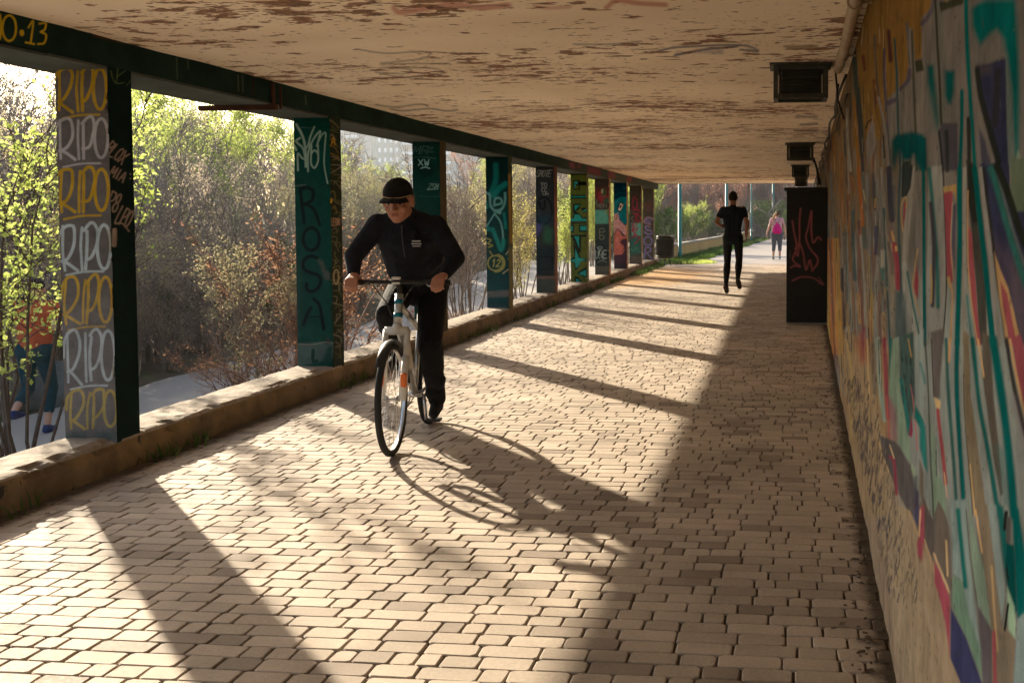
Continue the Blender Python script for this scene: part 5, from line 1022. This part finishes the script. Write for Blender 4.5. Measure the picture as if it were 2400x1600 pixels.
def hand(mb, w, d, c, s, thumb=1, curl=1.0, sc=1.0):
    """palm from wrist w along d; fingers curl towards c; s = side vector (index side)"""
    d, c, s = Vector(d).normalized(), Vector(c).normalized(), Vector(s).normalized(); w = Vector(w)
    for k in (-1.2,-.4,.4,1.2): mb.capsule(w+s*k*.012*sc, w+d*.085*sc+s*k*.019*sc, .0135*sc, .0115*sc, 8)
    ln = [.034,.042,.046,.040]
    for i, k in enumerate((-1.5,-.5,.5,1.5)):
        p = w+d*.088*sc+s*k*.0205*sc; L = ln[i]*sc; a1 = .9*curl; d1 = (d*math.cos(a1)+c*math.sin(a1)); p1 = p+d1*L
        a2 = 2.1*curl; d2 = (d*math.cos(a2)+c*math.sin(a2)); p2 = p1+d2*L*.72; a3 = 3.0*curl; d3 = d*math.cos(a3)+c*math.sin(a3); p3 = p2+d3*L*.5
        mb.capsule(p, p1, .0096*sc, .009*sc, 8); mb.capsule(p1, p2, .009*sc, .0082*sc, 8); mb.capsule(p2, p3, .0082*sc, .0072*sc, 8)
    b = w+d*.028*sc+s*.026*sc; t1 = b+(s*.6+d*.5+c*.5).normalized()*.036*sc; t2 = t1+(d*.5+c*.85-s*.35).normalized()*.030*sc
    mb.capsule(b, t1, .0125*sc, .0105*sc, 8); mb.capsule(t1, t2, .0105*sc, .0085*sc, 8)
def head(mb, c, fwd, up, sc=1.0):
    f, u = Vector(fwd).normalized(), Vector(up).normalized(); r = f.cross(u).normalized(); u = r.cross(f).normalized(); R = Matrix((r, f, u)).transposed(); c = Vector(c)
    q = lambda x, y, z: c + (r*x+f*y+u*z)*sc
    mb.ell(q(0,-.012,.022), (.074*sc,.092*sc,.094*sc), R=R); mb.ell(q(0,.022,-.035), (.060*sc,.068*sc,.080*sc), R=R); mb.ell(q(0,.055,-.088), (.030*sc,.026*sc,.022*sc), R=R)
    mb.capsule(q(0,.086,.012), q(0,.106,-.022), .009*sc, .014*sc, 8)
    for s in (-1,1):
        mb.ell(q(s*.078,-.008,-.012), (.010*sc,.020*sc,.032*sc), R=R, n=10, h=8); mb.capsule(q(s*.014,.083,.028), q(s*.046,.070,.026), .009*sc, .008*sc, 8); mb.ell(q(s*.040,.062,-.025), (.022*sc,.02*sc,.02*sc), R=R, n=10, h=6); mb.ell(q(s*.011,.094,-.026), (.010*sc,.011*sc,.009*sc), R=R, n=8, h=6)
    return q, R
def face_parts(root, q, R, sc, lipc, browc):
    m = MB()
    for s in (-1,1): m.ell(q(s*.031,.074,.006), (.0125*sc,.009*sc,.008*sc), R=R, n=10, h=8)
    m.build('eyes', base_mat('eye_white', (.5,.45,.4), .25)[0], root, True)
    m = MB()
    for s in (-1,1): m.ell(q(s*.031,.0815,.005), (.006*sc,.003*sc,.006*sc), R=R, n=8, h=6)
    m.build('pupils', base_mat('pupil', (.02,.012,.01), .2)[0], root, True)
    m = MB(); m.ell(q(0,.0895,-.052), (.025*sc,.006*sc,.005*sc), R=R, n=12, h=6); m.ell(q(0,.088,-.060), (.020*sc,.006*sc,.005*sc), R=R, n=12, h=6); m.build('lips', base_mat('lips', lipc, .5)[0], root, True)
    m = MB()
    for s in (-1,1): m.capsule(q(s*.014,.090,.034), q(s*.048,.074,.032), .005*sc, .003*sc, 6)
    m.build('eyebrows', base_mat('brow', browc, .9)[0], root, True)
def shoe(mb, sole, a, t, w=.045):
    """a ankle, t toe tip"""
    a, t = Vector(a), Vector(t); d = (t-a); 
    mb.capsule(a+Vector((0,0,-.02)), a+Vector((0,0,-.055))-d.normalized()*.025, .044, .042, 12); mb.capsule(a+Vector((0,0,-.045)), t, .046, .034, 12)

# cyclist ------------------------------------------------------------------
CX, CYY = -2.41, 7.0; yaw = PI+.10
man = empty('person', (CX, CYY, 0), yaw, label='man in a black cap, dark jacket and black trousers riding a bicycle towards the camera', cat='person')
bike = empty('bicycle', (CX, CYY, 0), yaw, label='silver bicycle with teal and orange details ridden by the man in the black cap', cat='bicycle')
J = dict(hipR=V3(.095,-.22,.99), hipL=V3(-.095,-.22,.99), kneeR=V3(.105,.20,.83), ankR=V3(.125,-.13,.56), kneeL=V3(-.125,.03,.62), ankL=V3(-.135,-.12,.245),
    shR=V3(.185,.09,1.405), shL=V3(-.185,.09,1.395), elR=V3(.33,.16,1.20), elL=V3(-.322,.14,1.19), wrR=V3(.295,.275,1.085), wrL=V3(-.275,.275,1.085), neck=V3(0,.135,1.445), head=V3(.012,.265,1.555))
b = MB()
b.capsule(V3(0,-.2,1.02), V3(0,.04,1.33), .13, .14); b.capsule(J['shL'], J['shR'], .06, .06); b.capsule(V3(0,.08,1.40), V3(0,.20,1.50), .062, .058)
for s in 'RL':
    b.capsule(J['hip'+s], J['knee'+s], .082, .052); b.capsule(J['knee'+s], J['ank'+s], .054, .036); b.capsule(J['sh'+s], J['el'+s], .050, .038); b.capsule(J['el'+s], J['wr'+s], .038, .027)
q, R = head(b, J['head'], (.02,1,-.30), (0,.2,1), 1.16)
for s, sg in (('R',1),('L',-1)):
    w0 = J['wr'+s]; b.capsule(w0, w0+V3(-sg*.004,.022,-.002), .026, .025, 8); hand(b, w0+V3(-sg*.004,.012,.006), (-sg*.12,.92,-.25), (0,.15,-1), (-sg,0,0), curl=.95, sc=1.08)
remesh(b, 'body', skin1, man, .0065, 3); face_parts(man, q, R, 1.16, (.34,.12,.09), (.10,.08,.07))
JK = fabric('jacket_navy', (.016,.018,.027), (.008,.009,.014))
c = MB(); 
c.capsule(V3(0,-.21,1.00), V3(0,-.10,1.15), .152, .162, 18); c.capsule(V3(0,-.10,1.15), V3(0,.05,1.32), .165, .160, 18); c.capsule(V3(-.09,-.14,1.10), V3(-.10,.05,1.32), .10, .105); c.capsule(V3(.09,-.14,1.10), V3(.10,.05,1.32), .10, .105)
c.capsule(V3(-.03,.08,1.42), J['shL']+V3(.015,0,-.015), .088, .076, 16); c.capsule(V3(.03,.08,1.42), J['shR']+V3(-.015,0,-.015), .088, .076, 16); c.capsule(V3(0,.08,1.41), V3(0,.155,1.47), .088, .072, 14)
for s in 'RL': c.capsule(J['sh'+s], J['el'+s], .073, .060, 14); c.capsule(J['el'+s], J['wr'+s]-(J['wr'+s]-J['el'+s])*.12, .060, .040, 14)
for i in range(9):   # folds
    a = rs.uniform(-.12,.12); c.capsule(V3(a,.07-.02*i,1.34-.03*i), V3(a+rs.uniform(-.07,.07),.085-.02*i,1.31-.03*i), .102, .094, 8)
remesh(c, 'jacket', JK, man, .008, 3)
lg = MB(); lg.box((-.085,.205,1.30),(.055,.004,.008)); lg.box((-.085,.203,1.283),(.062,.004,.008)); lg.box((-.085,.200,1.268),(.050,.004,.006))
zp = MB(); zp.tube([V3(0,.232,1.40), V3(0,.216,1.30), V3(0,.16,1.20)], .0035, 6); zp.build('zip', base_mat('zip_grey', (.06,.06,.065), .4)[0], man)
lo = lg.build('chest_logo', base_mat('logo_grey', (.42,.42,.42), .6)[0], man)
TRO = fabric('trousers_black', (.010,.010,.011), (.006,.006,.007))
c = MB(); c.capsule(J['hipL']+V3(.02,-.03,.0), J['hipR']+V3(-.02,-.03,0), .125, .125, 16); c.capsule(V3(0,-.2,1.0), V3(0,-.15,1.10), .14, .14, 16)
for s in 'RL': c.capsule(J['hip'+s], J['knee'+s], .105, .078, 14); c.capsule(J['knee'+s], J['ank'+s], .078, .060, 14)
for s in 'RL':
    for i in range(7):
        t = i/7; p = J['knee'+s].lerp(J['ank'+s], t); p2 = p+V3(rs.uniform(-.03,.03), rs.uniform(-.01,.04), rs.uniform(-.03,.03)); c.capsule(p, p2, .062, .058, 8)
remesh(c, 'trousers', TRO, man, .008, 3)
SHO = fabric('shoe_black', (.014,.014,.015))
for s, sg in (('R',1),('L',-1)):
    c = MB(); a = J['ank'+s]; shoe(c, None, a, a+V3(sg*.012,.165,-.075)); remesh(c, 'shoe', SHO, man, .007, 2)
CAPM = fabric('cap_black', (.010,.010,.010)); c = MB(); f = q
def cap_shell(mb, q, R, sc, rx=.080, ry=.102, rz=.086, z=.036):
    mb.ell(q(0,-.012,z), (rx*sc,ry*sc,rz*sc), R=R, n=24, h=10, z0=-.05, z1=1)
cap_shell(c, q, R, 1.16); c.build('cap', CAPM, man, True)
c = MB(); vs = []; 
for i in range(13):
    a = -.8+1.6*i/12
    for (rr, dz) in ((.083,.036),(.158-.06*a*a,.026-.010*abs(a)),): vs.append(q(math.sin(a)*rr*.92, -.012+math.cos(a)*rr*1.06, dz+.008*(1-abs(a))))
n = len(vs); vs += [v-R@V3(0,0,.006) for v in vs]
fs = [(2*i,2*i+1,2*i+3,2*i+2) for i in range(12)] + [(n+2*i+2,n+2*i+3,n+2*i+1,n+2*i) for i in range(12)] + [(2*i+1,n+2*i+1,n+2*i+3,2*i+3) for i in range(12)] + [(2*i+2,n+2*i+2,n+2*i,2*i) for i in range(12)]
c.add(vs, fs); c.build('cap_visor', CAPM, man, True)
c = MB(); pts = [q(math.sin(a)*.0875, -.012+math.cos(a)*.1065, .040) for a in [(-1.2+2.4*i/12) for i in range(13)]]; c.tube(pts, .0028, 6); c.build('cap_band', base_mat('cap_piping', (.5,.36,.22), .7)[0], man, True)
c = MB(); 
for s in (-1,1): c.ell(q(s*.072,-.03,.0), (.012,.04,.035), R=R, n=12, h=8)
c.build('hair', base_mat('hair_grey', (.18,.15,.13), .9)[0], man, True)

# bicycle ------------------------------------------------------------------
SIL = worn('frame_silver', (.55,.55,.54), (.48,.48,.48), 5, rough=.3, metal=.6, bump=0); BLKR = base_mat('tyre_rubber', (.02,.02,.02), .85)[0]; ALU = base_mat('aluminium', (.55,.55,.56), .3, .9)[0]; TEA = base_mat('frame_teal', (.0,.16,.24), .35)[0]; ORG = base_mat('reflector_orange', (.75,.17,.03), .3)[0]; WHT = base_mat('fork_white', (.62,.60,.56), .35)[0]; BLKM = base_mat('bike_black', (.015,.015,.015), .4)[0]
WR = .345
def wheel(cy, nm='wheel', steer=None):
    wt = empty(nm, (0,cy,WR)); wt.parent = bike
    Rx = Matrix.Rotation(PI/2, 3, 'Y')
    m = MB(); pr_ = [(WR-.022+.020*math.cos(a), .021*math.sin(a)) for a in [2*PI*i/12 for i in range(13)]]; m.lathe(pr_, n=72, R=Rx); m.build('tyre', BLKR, wt, True)
    m = MB(); m.lathe([(WR-.045,-.010),(WR-.030,-.012),(WR-.030,.012),(WR-.045,.010),(WR-.045,-.010)], n=72, R=Rx); m.build('rim', ALU, wt, True)
    m = MB()
    for i in range(32):
        a = 2*PI*i/32; s = 1 if i % 2 else -1; a2 = a+s*.5*(1 if i % 4 < 2 else -1); m.tube([(s*.028,.022*math.cos(a2),.022*math.sin(a2)),(0,(WR-.045)*math.cos(a),(WR-.045)*math.sin(a))], .0012, 4)
    m.build('spokes', ALU, wt)
    m = MB(); m.tube([(-.05,0,0),(.05,0,0)], .012, 12); m.tube([(-.034,0,0),(-.026,0,0)], .026, 14); m.tube([(.026,0,0),(.034,0,0)], .026, 14); m.build('hub', ALU, wt, True)
    return wt
wheel(.535); wheel(-.52)
m = MB(); HT, HB, BB, STt, RA = V3(0,.315,.965), V3(0,.365,.80), V3(0,-.07,.285), V3(0,-.235,.80), V3(0,-.52,WR)
m.tube([BB, HB], .022, 12); m.tube([BB, STt], .017, 12); m.tube([V3(0,-.20,.70), HT+V3(0,.01,-.05)], .018, 12)
for s in (-1,1): m.tube([BB+V3(s*.03,0,0), RA+V3(s*.065,0,0)], .010, 8); m.tube([V3(s*.02,-.225,.76), RA+V3(s*.065,0,0)], .009, 8)
m.tube([BB-V3(.04,0,0), BB+V3(.04,0,0)], .023, 12); m.build('frame', SIL, bike, True)
m = MB(); m.tube([HB-V3(0,-.004,.012), HT+V3(0,-.002,.006)], .026, 16); m.build('head_tube', SIL, bike, True)
for t in (.25,.75): m = MB(); p = HB.lerp(HT, t); m.tube([p-V3(0,-.004,.014), p+V3(0,-.004,.014)], .0285, 16); m.build('teal_band', TEA, bike, True)
m = MB(); m.tube([V3(0,.372,.78), V3(0,.40,.745)], .03, 12); m.tube([V3(-.072,.385,.75), V3(.072,.385,.75)], .026, 12)
for s in (-1,1): m.tube([V3(s*.068,.385,.755), V3(s*.068,.455,.56)], .0185, 12); m.tube([V3(s*.068,.445,.60), V3(s*.062,.535,WR)], .0245, 12)
m.build('suspension_fork', WHT, bike, True)
for s in (-1,1): m = MB(); m.box((s*.070,.512,.46),(.036,.045,.09),bev=.01); m.build('fork_reflector', ORG, bike)
m = MB(); ar = [(0,.535+(WR+.022)*math.cos(a), WR+(WR+.022)*math.sin(a)) for a in [math.radians(40+i*11) for i in range(13)]]; w_ = .028
vs = [];
for p_ in ar: vs += [(-w_,p_[1],p_[2]-.008),(-w_*.5,p_[1],p_[2]),(w_*.5,p_[1],p_[2]),(w_,p_[1],p_[2]-.008)]
m.add(vs, [(4*i+j,4*i+j+1,4*i+j+5,4*i+j+4) for i in range(12) for j in range(3)]); m.build('front_mudguard', BLKM, bike, True)
m = MB(); vs = []
for a in [math.radians(60+i*11) for i in range(12)]:
    py, pz = -.52+(WR+.022)*math.cos(a), WR+(WR+.022)*math.sin(a); vs += [(-w_,py,pz-.008),(-w_*.5,py,pz),(w_*.5,py,pz),(w_,py,pz-.008)]
m.add(vs, [(4*i+j,4*i+j+1,4*i+j+5,4*i+j+4) for i in range(11) for j in range(3)]); m.build('rear_mudguard', BLKM, bike, True)
m = MB(); m.tube([HT, V3(0,.30,1.01), V3(0,.36,1.045)], .016, 12); m.build('stem', BLKM, bike, True)
m = MB(); m.tube([V3(-.315,.335,1.045), V3(-.20,.352,1.05), V3(-.08,.368,1.05), V3(0,.37,1.048), V3(.08,.368,1.05), V3(.20,.352,1.05), V3(.315,.335,1.045)], .012, 12); m.build('handlebar', BLKM, bike, True)
for s in (-1,1):
    m = MB(); m.tube([V3(s*.205,.351,1.05), V3(s*.325,.334,1.045)], .0165, 12); m.build('grip', BLKR, bike, True)
    m = MB(); m.tube([V3(s*.18,.365,1.045), V3(s*.20,.41,1.03), V3(s*.28,.405,1.022)], .005, 8); m.build('brake_lever', ALU, bike, True)
    m = MB(); m.tube([V3(s*.18,.37,1.04), V3(s*.12,.46,1.03), V3(s*.05,.44,.93), V3(s*.03,.39,.84)], .0035, 6); m.build('brake_cable', BLKM, bike, True)
m = MB(); m.box((0,.388,1.075),(.055,.03,.018),bev=.006); m.box((0,.398,1.045),(.05,.022,.014),bev=.005); m.build('headlight', WHT, bike)
m = MB(); m.tube([V3(0,-.235,.79), V3(0,-.265,.93)], .0135, 12); m.build('seat_post', ALU, bike, True)
m = MB(); m.capsule(V3(0,-.13,.955), V3(0,-.27,.955), .026, .06, 12); m.capsule(V3(-.05,-.30,.955), V3(.05,-.30,.955), .042, .042, 12)
sd_ = m.build('saddle', BLKM, bike, True)
for v in sd_.data.vertices: v.co.z = .955+(v.co.z-.955)*.55
for s, z in ((1,1),(-1,-1)):
    m = MB(); e = BB+V3(s*.075,-.01*z,.17*z); m.tube([BB+V3(s*.06,0,0), e], .011, 8); m.build('crank', ALU, bike, True)
    m = MB(); m.box(e+V3(s*.055,0,0),(.09,.075,.02),bev=.005); m.build('pedal', BLKM, bike)
m = MB(); Rx = Matrix.Rotation(PI/2,3,'Y'); m.lathe([(.06,-.002),(.088,-.002),(.088,.002),(.06,.002),(.06,-.002)], c=BB+V3(.05,0,0), n=36, R=Rx); m.build('chainring', ALU, bike); m = MB(); m.lathe([(.012,-.004),(.034,-.004),(.034,.004),(.012,.004)], c=RA+V3(.05,0,0), n=20, R=Rx); m.build('sprocket', ALU, bike)
m = MB(); m.tube([BB+V3(.05,0,.088), RA+V3(.05,0,.036)], .004, 6); m.tube([BB+V3(.05,0,-.088), RA+V3(.05,0,-.06)], .004, 6); m.build('chain', BLKM, bike)
m = MB(); m.capsule(V3(0,.10,.50), V3(0,.18,.64), .034, .034, 14); m.capsule(V3(0,.19,.66), V3(0,.20,.675), .018, .018, 10); m.build('water_bottle', base_mat('bottle', (.55,.52,.48), .4)[0], bike, True)

# runner ------------------------------------------------------------------
run = empty('person', (-.92, 20.6, .10), 0, label='runner seen from behind in a dark T-shirt and black leggings, both feet off the floor', cat='person')
J = dict(hipR=V3(.10,0,.97), hipL=V3(-.10,0,.97), kneeR=V3(.115,.03,.545), ankR=V3(.10,-.20,.21), kneeL=V3(-.105,.09,.52), ankL=V3(-.125,-.03,.10), shR=V3(.185,.02,1.50), shL=V3(-.185,.02,1.50), elR=V3(.262,-.09,1.24), elL=V3(-.30,-.06,1.25), wrR=V3(.25,.0,1.01), wrL=V3(-.22,.16,1.17), head=V3(0,.05,1.70))
b = MB(); b.capsule(V3(-.04,.01,1.0), V3(-.05,.02,1.4), .07, .075); b.capsule(V3(.04,.01,1.0), V3(.05,.02,1.4), .07, .075); b.capsule(J['shL'], J['shR'], .045, .045); b.capsule(V3(0,0,1.45), V3(0,.03,1.63), .058, .055)
for s in 'RL':
    b.capsule(J['hip'+s], J['knee'+s], .09, .055); b.capsule(J['knee'+s], J['ank'+s], .058, .035); b.capsule(J['sh'+s], J['el'+s], .052, .042); b.capsule(J['el'+s], J['wr'+s], .042, .029)
q, R = head(b, J['head'], (0,1,-.05), (0,0,1), 1.05); hand(b, J['wrR'], (.0,.35,-.9), (-.9,.2,0), (0,1,.2), curl=.7); hand(b, J['wrL'], (.15,.9,.1), (.9,0,-.2), (0,.1,1), curl=.95)
remesh(b, 'body', skin2, run, .008, 3); face_parts(run, q, R, 1.05, (.2,.08,.06), (.02,.015,.01))
c = MB(); c.ell(q(0,-.022,.024), (.083,.092,.100), R=R, n=20, h=12, z0=-.8, z1=1); c.build('hair', base_mat('hair_black', (.015,.012,.01), .9)[0], run, True)
c = MB()
for s in (-1,0,1): c.capsule(V3(s*.09,-.01,.92), V3(s*.065,0,1.14), .092, .084, 14); c.capsule(V3(s*.065,0,1.12), V3(s*.10,0,1.38), .085, .105, 14)
c.capsule(V3(0,0,1.44), J['shL']-V3(0,0,.03), .105, .066, 14); c.capsule(V3(0,0,1.44), J['shR']-V3(0,0,.03), .105, .066, 14); c.capsule(V3(0,0,1.46), V3(0,.015,1.54), .095, .062)
for s in 'RL': c.capsule(J['sh'+s]-V3(0,0,.02), J['sh'+s].lerp(J['el'+s], .55), .066, .060)
remesh(c, 't_shirt', fabric('shirt_dark', (.012,.018,.026)), run, .010, 3)
c = MB(); c.capsule(J['hipL']+V3(.02,0,0), J['hipR']-V3(.02,0,0), .098, .098, 16)
for s in 'RL':
    kn, an = J['knee'+s], J['ank'+s]; c.capsule(J['hip'+s], kn, .096, .066, 14); mid = kn.lerp(an, .32)+V3(0,-.02,0); c.capsule(kn, mid, .063, .070, 14); c.capsule(mid, an, .070, .040, 14)
remesh(c, 'leggings', fabric('leggings_black', (.006,.006,.007), rough=.6), run, .009, 3)
c = MB(); c.capsule(J['ankR']+V3(0,-.01,-.02), J['ankR']+V3(.015,-.01,-.06), .044, .042); c.capsule(J['ankR']+V3(.01,-.04,-.05), J['ankR']+V3(.03,.08,-.155), .052, .042); remesh(c, 'shoe', fabric('shoe_dark', (.05,.035,.03)), run, .008, 2)
c = MB(); c.capsule(J['ankL']+V3(0,-.01,-.02), J['ankL']+V3(0,-.015,-.06), .044, .042); c.capsule(J['ankL']+V3(0,-.03,-.05), J['ankL']+V3(.01,.12,-.14), .052, .042); remesh(c, 'shoe', fabric('shoe_dark2', (.05,.035,.03)), run, .008, 2)

# woman ------------------------------------------------------------------
wom = empty('person', (-.20, 37.4, .02), 0, label='woman with a blond ponytail, pink top and grey leggings walking away down the path', cat='person')
J = dict(hipR=V3(.09,0,.86), hipL=V3(-.09,0,.86), kneeR=V3(.10,.02,.47), ankR=V3(.10,-.05,.10), kneeL=V3(-.10,.06,.47), ankL=V3(-.12,.02,.085), shR=V3(.165,0,1.34), shL=V3(-.165,0,1.34), elR=V3(.25,.0,1.10), elL=V3(-.255,-.03,1.10), wrR=V3(.29,.06,.88), wrL=V3(-.33,.02,.87), head=V3(.01,.02,1.505))
b = MB(); b.capsule(V3(0,0,.9), V3(0,0,1.25), .13, .13); b.capsule(J['shL'], J['shR'], .052, .052); b.capsule(V3(0,0,1.34), V3(0,.01,1.45), .05, .045)
for s in 'RL':
    b.capsule(J['hip'+s], J['knee'+s], .095, .06); b.capsule(J['knee'+s], J['ank'+s], .06, .036); b.capsule(J['sh'+s], J['el'+s], .048, .038); b.capsule(J['el'+s], J['wr'+s], .038, .026)
q, R = head(b, J['head'], (0,1,0), (0,0,1), .95)
for s, sg in (('R',1),('L',-1)): hand(b, J['wr'+s], (sg*.2,.1,-1), (-sg,0,0), (0,1,0), curl=.4, sc=.92)
remesh(b, 'body', skin3, wom, .009, 3); face_parts(wom, q, R, .95, (.4,.15,.13), (.2,.12,.05))
c = MB(); c.capsule(V3(0,0,.98), V3(0,0,1.28), .142, .140, 16); c.capsule(V3(-.07,0,1.0), V3(-.08,0,1.27), .10, .10); c.capsule(V3(.07,0,1.0), V3(.08,0,1.27), .10, .10); c.capsule(J['shL'], J['shR'], .064, .064)
for s in 'RL': c.capsule(J['sh'+s], J['sh'+s].lerp(J['el'+s], .45), .062, .056)
remesh(c, 'top', fabric('top_pink', (.62,.36,.36), (.55,.30,.31)), wom, .011, 3)
c = MB(); c.capsule(J['hipL'], J['hipR'], .128, .128, 16); c.capsule(V3(0,0,.88), V3(0,0,1.0), .14, .135, 16)
for s in 'RL': kn = J['knee'+s]; c.capsule(J['hip'+s], kn, .118, .070, 14); c.capsule(kn, kn.lerp(J['ank'+s], .40), .070, .062, 14)
remesh(c, 'leggings', fabric('leggings_grey', (.11,.12,.14), (.08,.09,.105)), wom, .011, 3)
for s in 'RL': c = MB(); shoe(c, None, J['ank'+s], J['ank'+s]+V3(0,.14,-.06)); remesh(c, 'shoe', fabric('trainer_grey', (.30,.38,.40)), wom, .009, 2)
HB_ = worn('hair_blond', (.62,.40,.19), (.34,.19,.08), 20, bump=.5, bscale=60); c = MB(); c.ell(q(0,-.02,.022), (.082,.098,.098), R=R, n=18, h=12, z0=-.6, z1=1); c.build('hair', M['twiggrey'] if False else worn('hair_brown', (.12,.06,.03), (.07,.035,.02), 20, bump=.4), wom, True)
c = MB(); c.capsule(q(-.03,-.10,.05), q(-.08,-.13,.0), .032, .042); c.capsule(q(-.08,-.13,0), q(-.13,-.12,-.14), .042, .036); c.capsule(q(-.13,-.12,-.14), q(-.12,-.11,-.23), .036, .012); c.build('ponytail', HB_, wom, True)
bag = empty('drawstring_bag', (-.19, 37.4-.15, .02), 0, label='fuchsia drawstring bag on the back of the woman in the pink top', cat='bag')
c = MB(); c.lathe([(.0,.86),(.10,.862),(.15,.90),(.158,.96),(.135,1.05),(.09,1.14),(.045,1.19),(.03,1.215),(.042,1.235),(0,1.23)], n=24); bo = c.build('pouch', fabric('bag_fuchsia', (.72,.015,.22), (.55,.01,.17)), bag, True)
for v in bo.data.vertices: v.co.y *= .55
c = MB(); c.tube([(.02,0,1.22),(.11,.02,1.36),(.15,.10,1.41)], .006, 6); c.tube([(-.02,0,1.22),(-.10,.02,1.36),(-.13,.10,1.41)], .006, 6); c.tube([(.12,0,.9),(.19,.08,1.1),(.17,.12,1.38)], .005, 6); c.tube([(-.12,0,.9),(-.19,.08,1.1),(-.15,.12,1.38)], .005, 6); c.build('cord', base_mat('cord_dark', (.08,.02,.05), .8)[0], bag)

# jogger on the lower path ------------------------------------------------
jz = float(hgt(-7.75, 11.0))+.03
jog = empty('person', (-7.96, 11.0, jz), .15, label='jogger in an orange top on the lower path, half hidden by leaves', cat='person')
J = dict(hipR=V3(.09,0,.90), hipL=V3(-.09,0,.90), kneeR=V3(.10,.14,.50), ankR=V3(.10,.02,.10), kneeL=V3(-.10,.05,.50), ankL=V3(-.10,-.25,.30), shR=V3(.18,.06,1.38), shL=V3(-.18,.06,1.38), elR=V3(.27,-.08,1.16), elL=V3(-.27,-.02,1.14), wrR=V3(.22,.12,1.10), wrL=V3(-.2,.2,1.15), head=V3(0,.10,1.56))
b = MB(); b.capsule(V3(0,0,.95), V3(0,.04,1.3), .12, .13); b.capsule(J['shL'], J['shR'], .055, .055); b.capsule(V3(0,.05,1.38), V3(0,.08,1.5), .053, .048)
for s in 'RL':
    b.capsule(J['hip'+s], J['knee'+s], .088, .055); b.capsule(J['knee'+s], J['ank'+s], .055, .034); b.capsule(J['sh'+s], J['el'+s], .048, .038); b.capsule(J['el'+s], J['wr'+s], .038, .026)
q, R = head(b, J['head'], (0,1,0), (0,0,1), .98)
for s, sg in (('R',1),('L',-1)): hand(b, J['wr'+s], (-sg*.2,.8,.3), (-sg,0,0), (0,0,1), curl=.9, sc=.95)
remesh(b, 'body', skin3, jog, .010, 3); face_parts(jog, q, R, .98, (.4,.15,.13), (.05,.03,.02))
c = MB(); c.capsule(V3(0,0,1.0), V3(0,.04,1.32), .138, .142, 16); c.capsule(V3(-.08,.01,1.02), V3(-.09,.05,1.32), .10, .10); c.capsule(V3(.08,.01,1.02), V3(.09,.05,1.32), .10, .10); c.capsule(J['shL'], J['shR'], .066, .066)
for s in 'RL': c.capsule(J['sh'+s], J['sh'+s].lerp(J['el'+s], .5), .064, .058)
remesh(c, 'top', fabric('top_orange', (.60,.13,.05), (.45,.09,.04)), jog, .011, 3)
c = MB(); c.capsule(J['hipL'], J['hipR'], .118, .118, 16)
for s in 'RL': kn = J['knee'+s]; c.capsule(J['hip'+s], kn, .102, .064, 14); c.capsule(kn, kn.lerp(J['ank'+s], .6), .064, .054, 14)
remesh(c, 'leggings', fabric('leggings_teal', (.01,.06,.08)), jog, .011, 3)
for s in 'RL': c = MB(); shoe(c, None, J['ank'+s], J['ank'+s]+V3(0,.15,-.06)); remesh(c, 'shoe', fabric('shoe_blue', (.03,.05,.16)), jog, .010, 2)
c = MB(); c.ell(q(0,-.018,.034), (.080,.096,.094), R=R, n=20, h=12, z0=-.25, z1=1); c.build('hair', base_mat('hair_dark', (.03,.02,.012), .9)[0], jog, True)

# ------------------------------------------------------------------ light and render
if HAZE:
    hm = bpy.data.materials.new('haze_air'); hm.use_nodes = True; hn = hm.node_tree; hn.nodes.clear(); ho = hn.nodes.new('ShaderNodeOutputMaterial'); hv = hn.nodes.new('ShaderNodeVolumePrincipled')
    hv.inputs['Color'].default_value = (.93,.95,1,1); hv.inputs['Density'].default_value = HAZE; hv.inputs['Anisotropy'].default_value = .45; hn.links.new(hv.outputs[0], ho.inputs['Volume'])
    hb = MB(); hb.add([(-305,-105,-3),(305,-105,-3),(305,325,-3),(-305,325,-3),(-305,-105,34),(305,-105,34),(305,325,34),(-305,325,34)],[(0,3,2,1),(4,5,6,7),(0,1,5,4),(1,2,6,5),(2,3,7,6),(3,0,4,7)])
    tag(hb.build('haze', hm), kind='stuff')
sd_ir = Vector((.643,-.766,-.378)).normalized()
sl = bpy.data.lights.new('sun', 'SUN'); so = bpy.data.objects.new('sun', sl); COL.objects.link(so); so.rotation_euler = sd_ir.to_track_quat('-Z', 'Y').to_euler()
sl.energy = SUN_E; sl.angle = math.radians(.8); sl.color = (1, .86, .66)
nt = W.node_tree; bg = nt.nodes['Background']; sky = nt.nodes.new('ShaderNodeTexSky'); sky.sky_type = 'NISHITA'; sky.sun_disc = False
el = math.asin(-sd_ir.z); sky.sun_elevation = el; sky.sun_rotation = math.atan2(-sd_ir.x, -sd_ir.y); sky.dust_density = 2.5; sky.air_density = 1.0
nt.links.new(sky.outputs[0], bg.inputs[0]); bg.inputs[1].default_value = SKY_E
S.render.engine = 'CYCLES'; c_ = S.cycles; c_.max_bounces = 10; c_.diffuse_bounces = 7; c_.transmission_bounces = 4; c_.glossy_bounces = 3; c_.sample_clamp_indirect = 6
S.view_settings.view_transform = 'Standard'; S.view_settings.look = 'None'; S.view_settings.gamma = 1; S.view_settings.exposure = EXPO
for pr_o in list(bpy.data.objects):
    if pr_o.type == 'EMPTY' and pr_o.name in [b_.name for b_ in B.values()] and 'label' not in pr_o:
        for ch in list(pr_o.children): bpy.data.objects.remove(ch)
        bpy.data.objects.remove(pr_o)
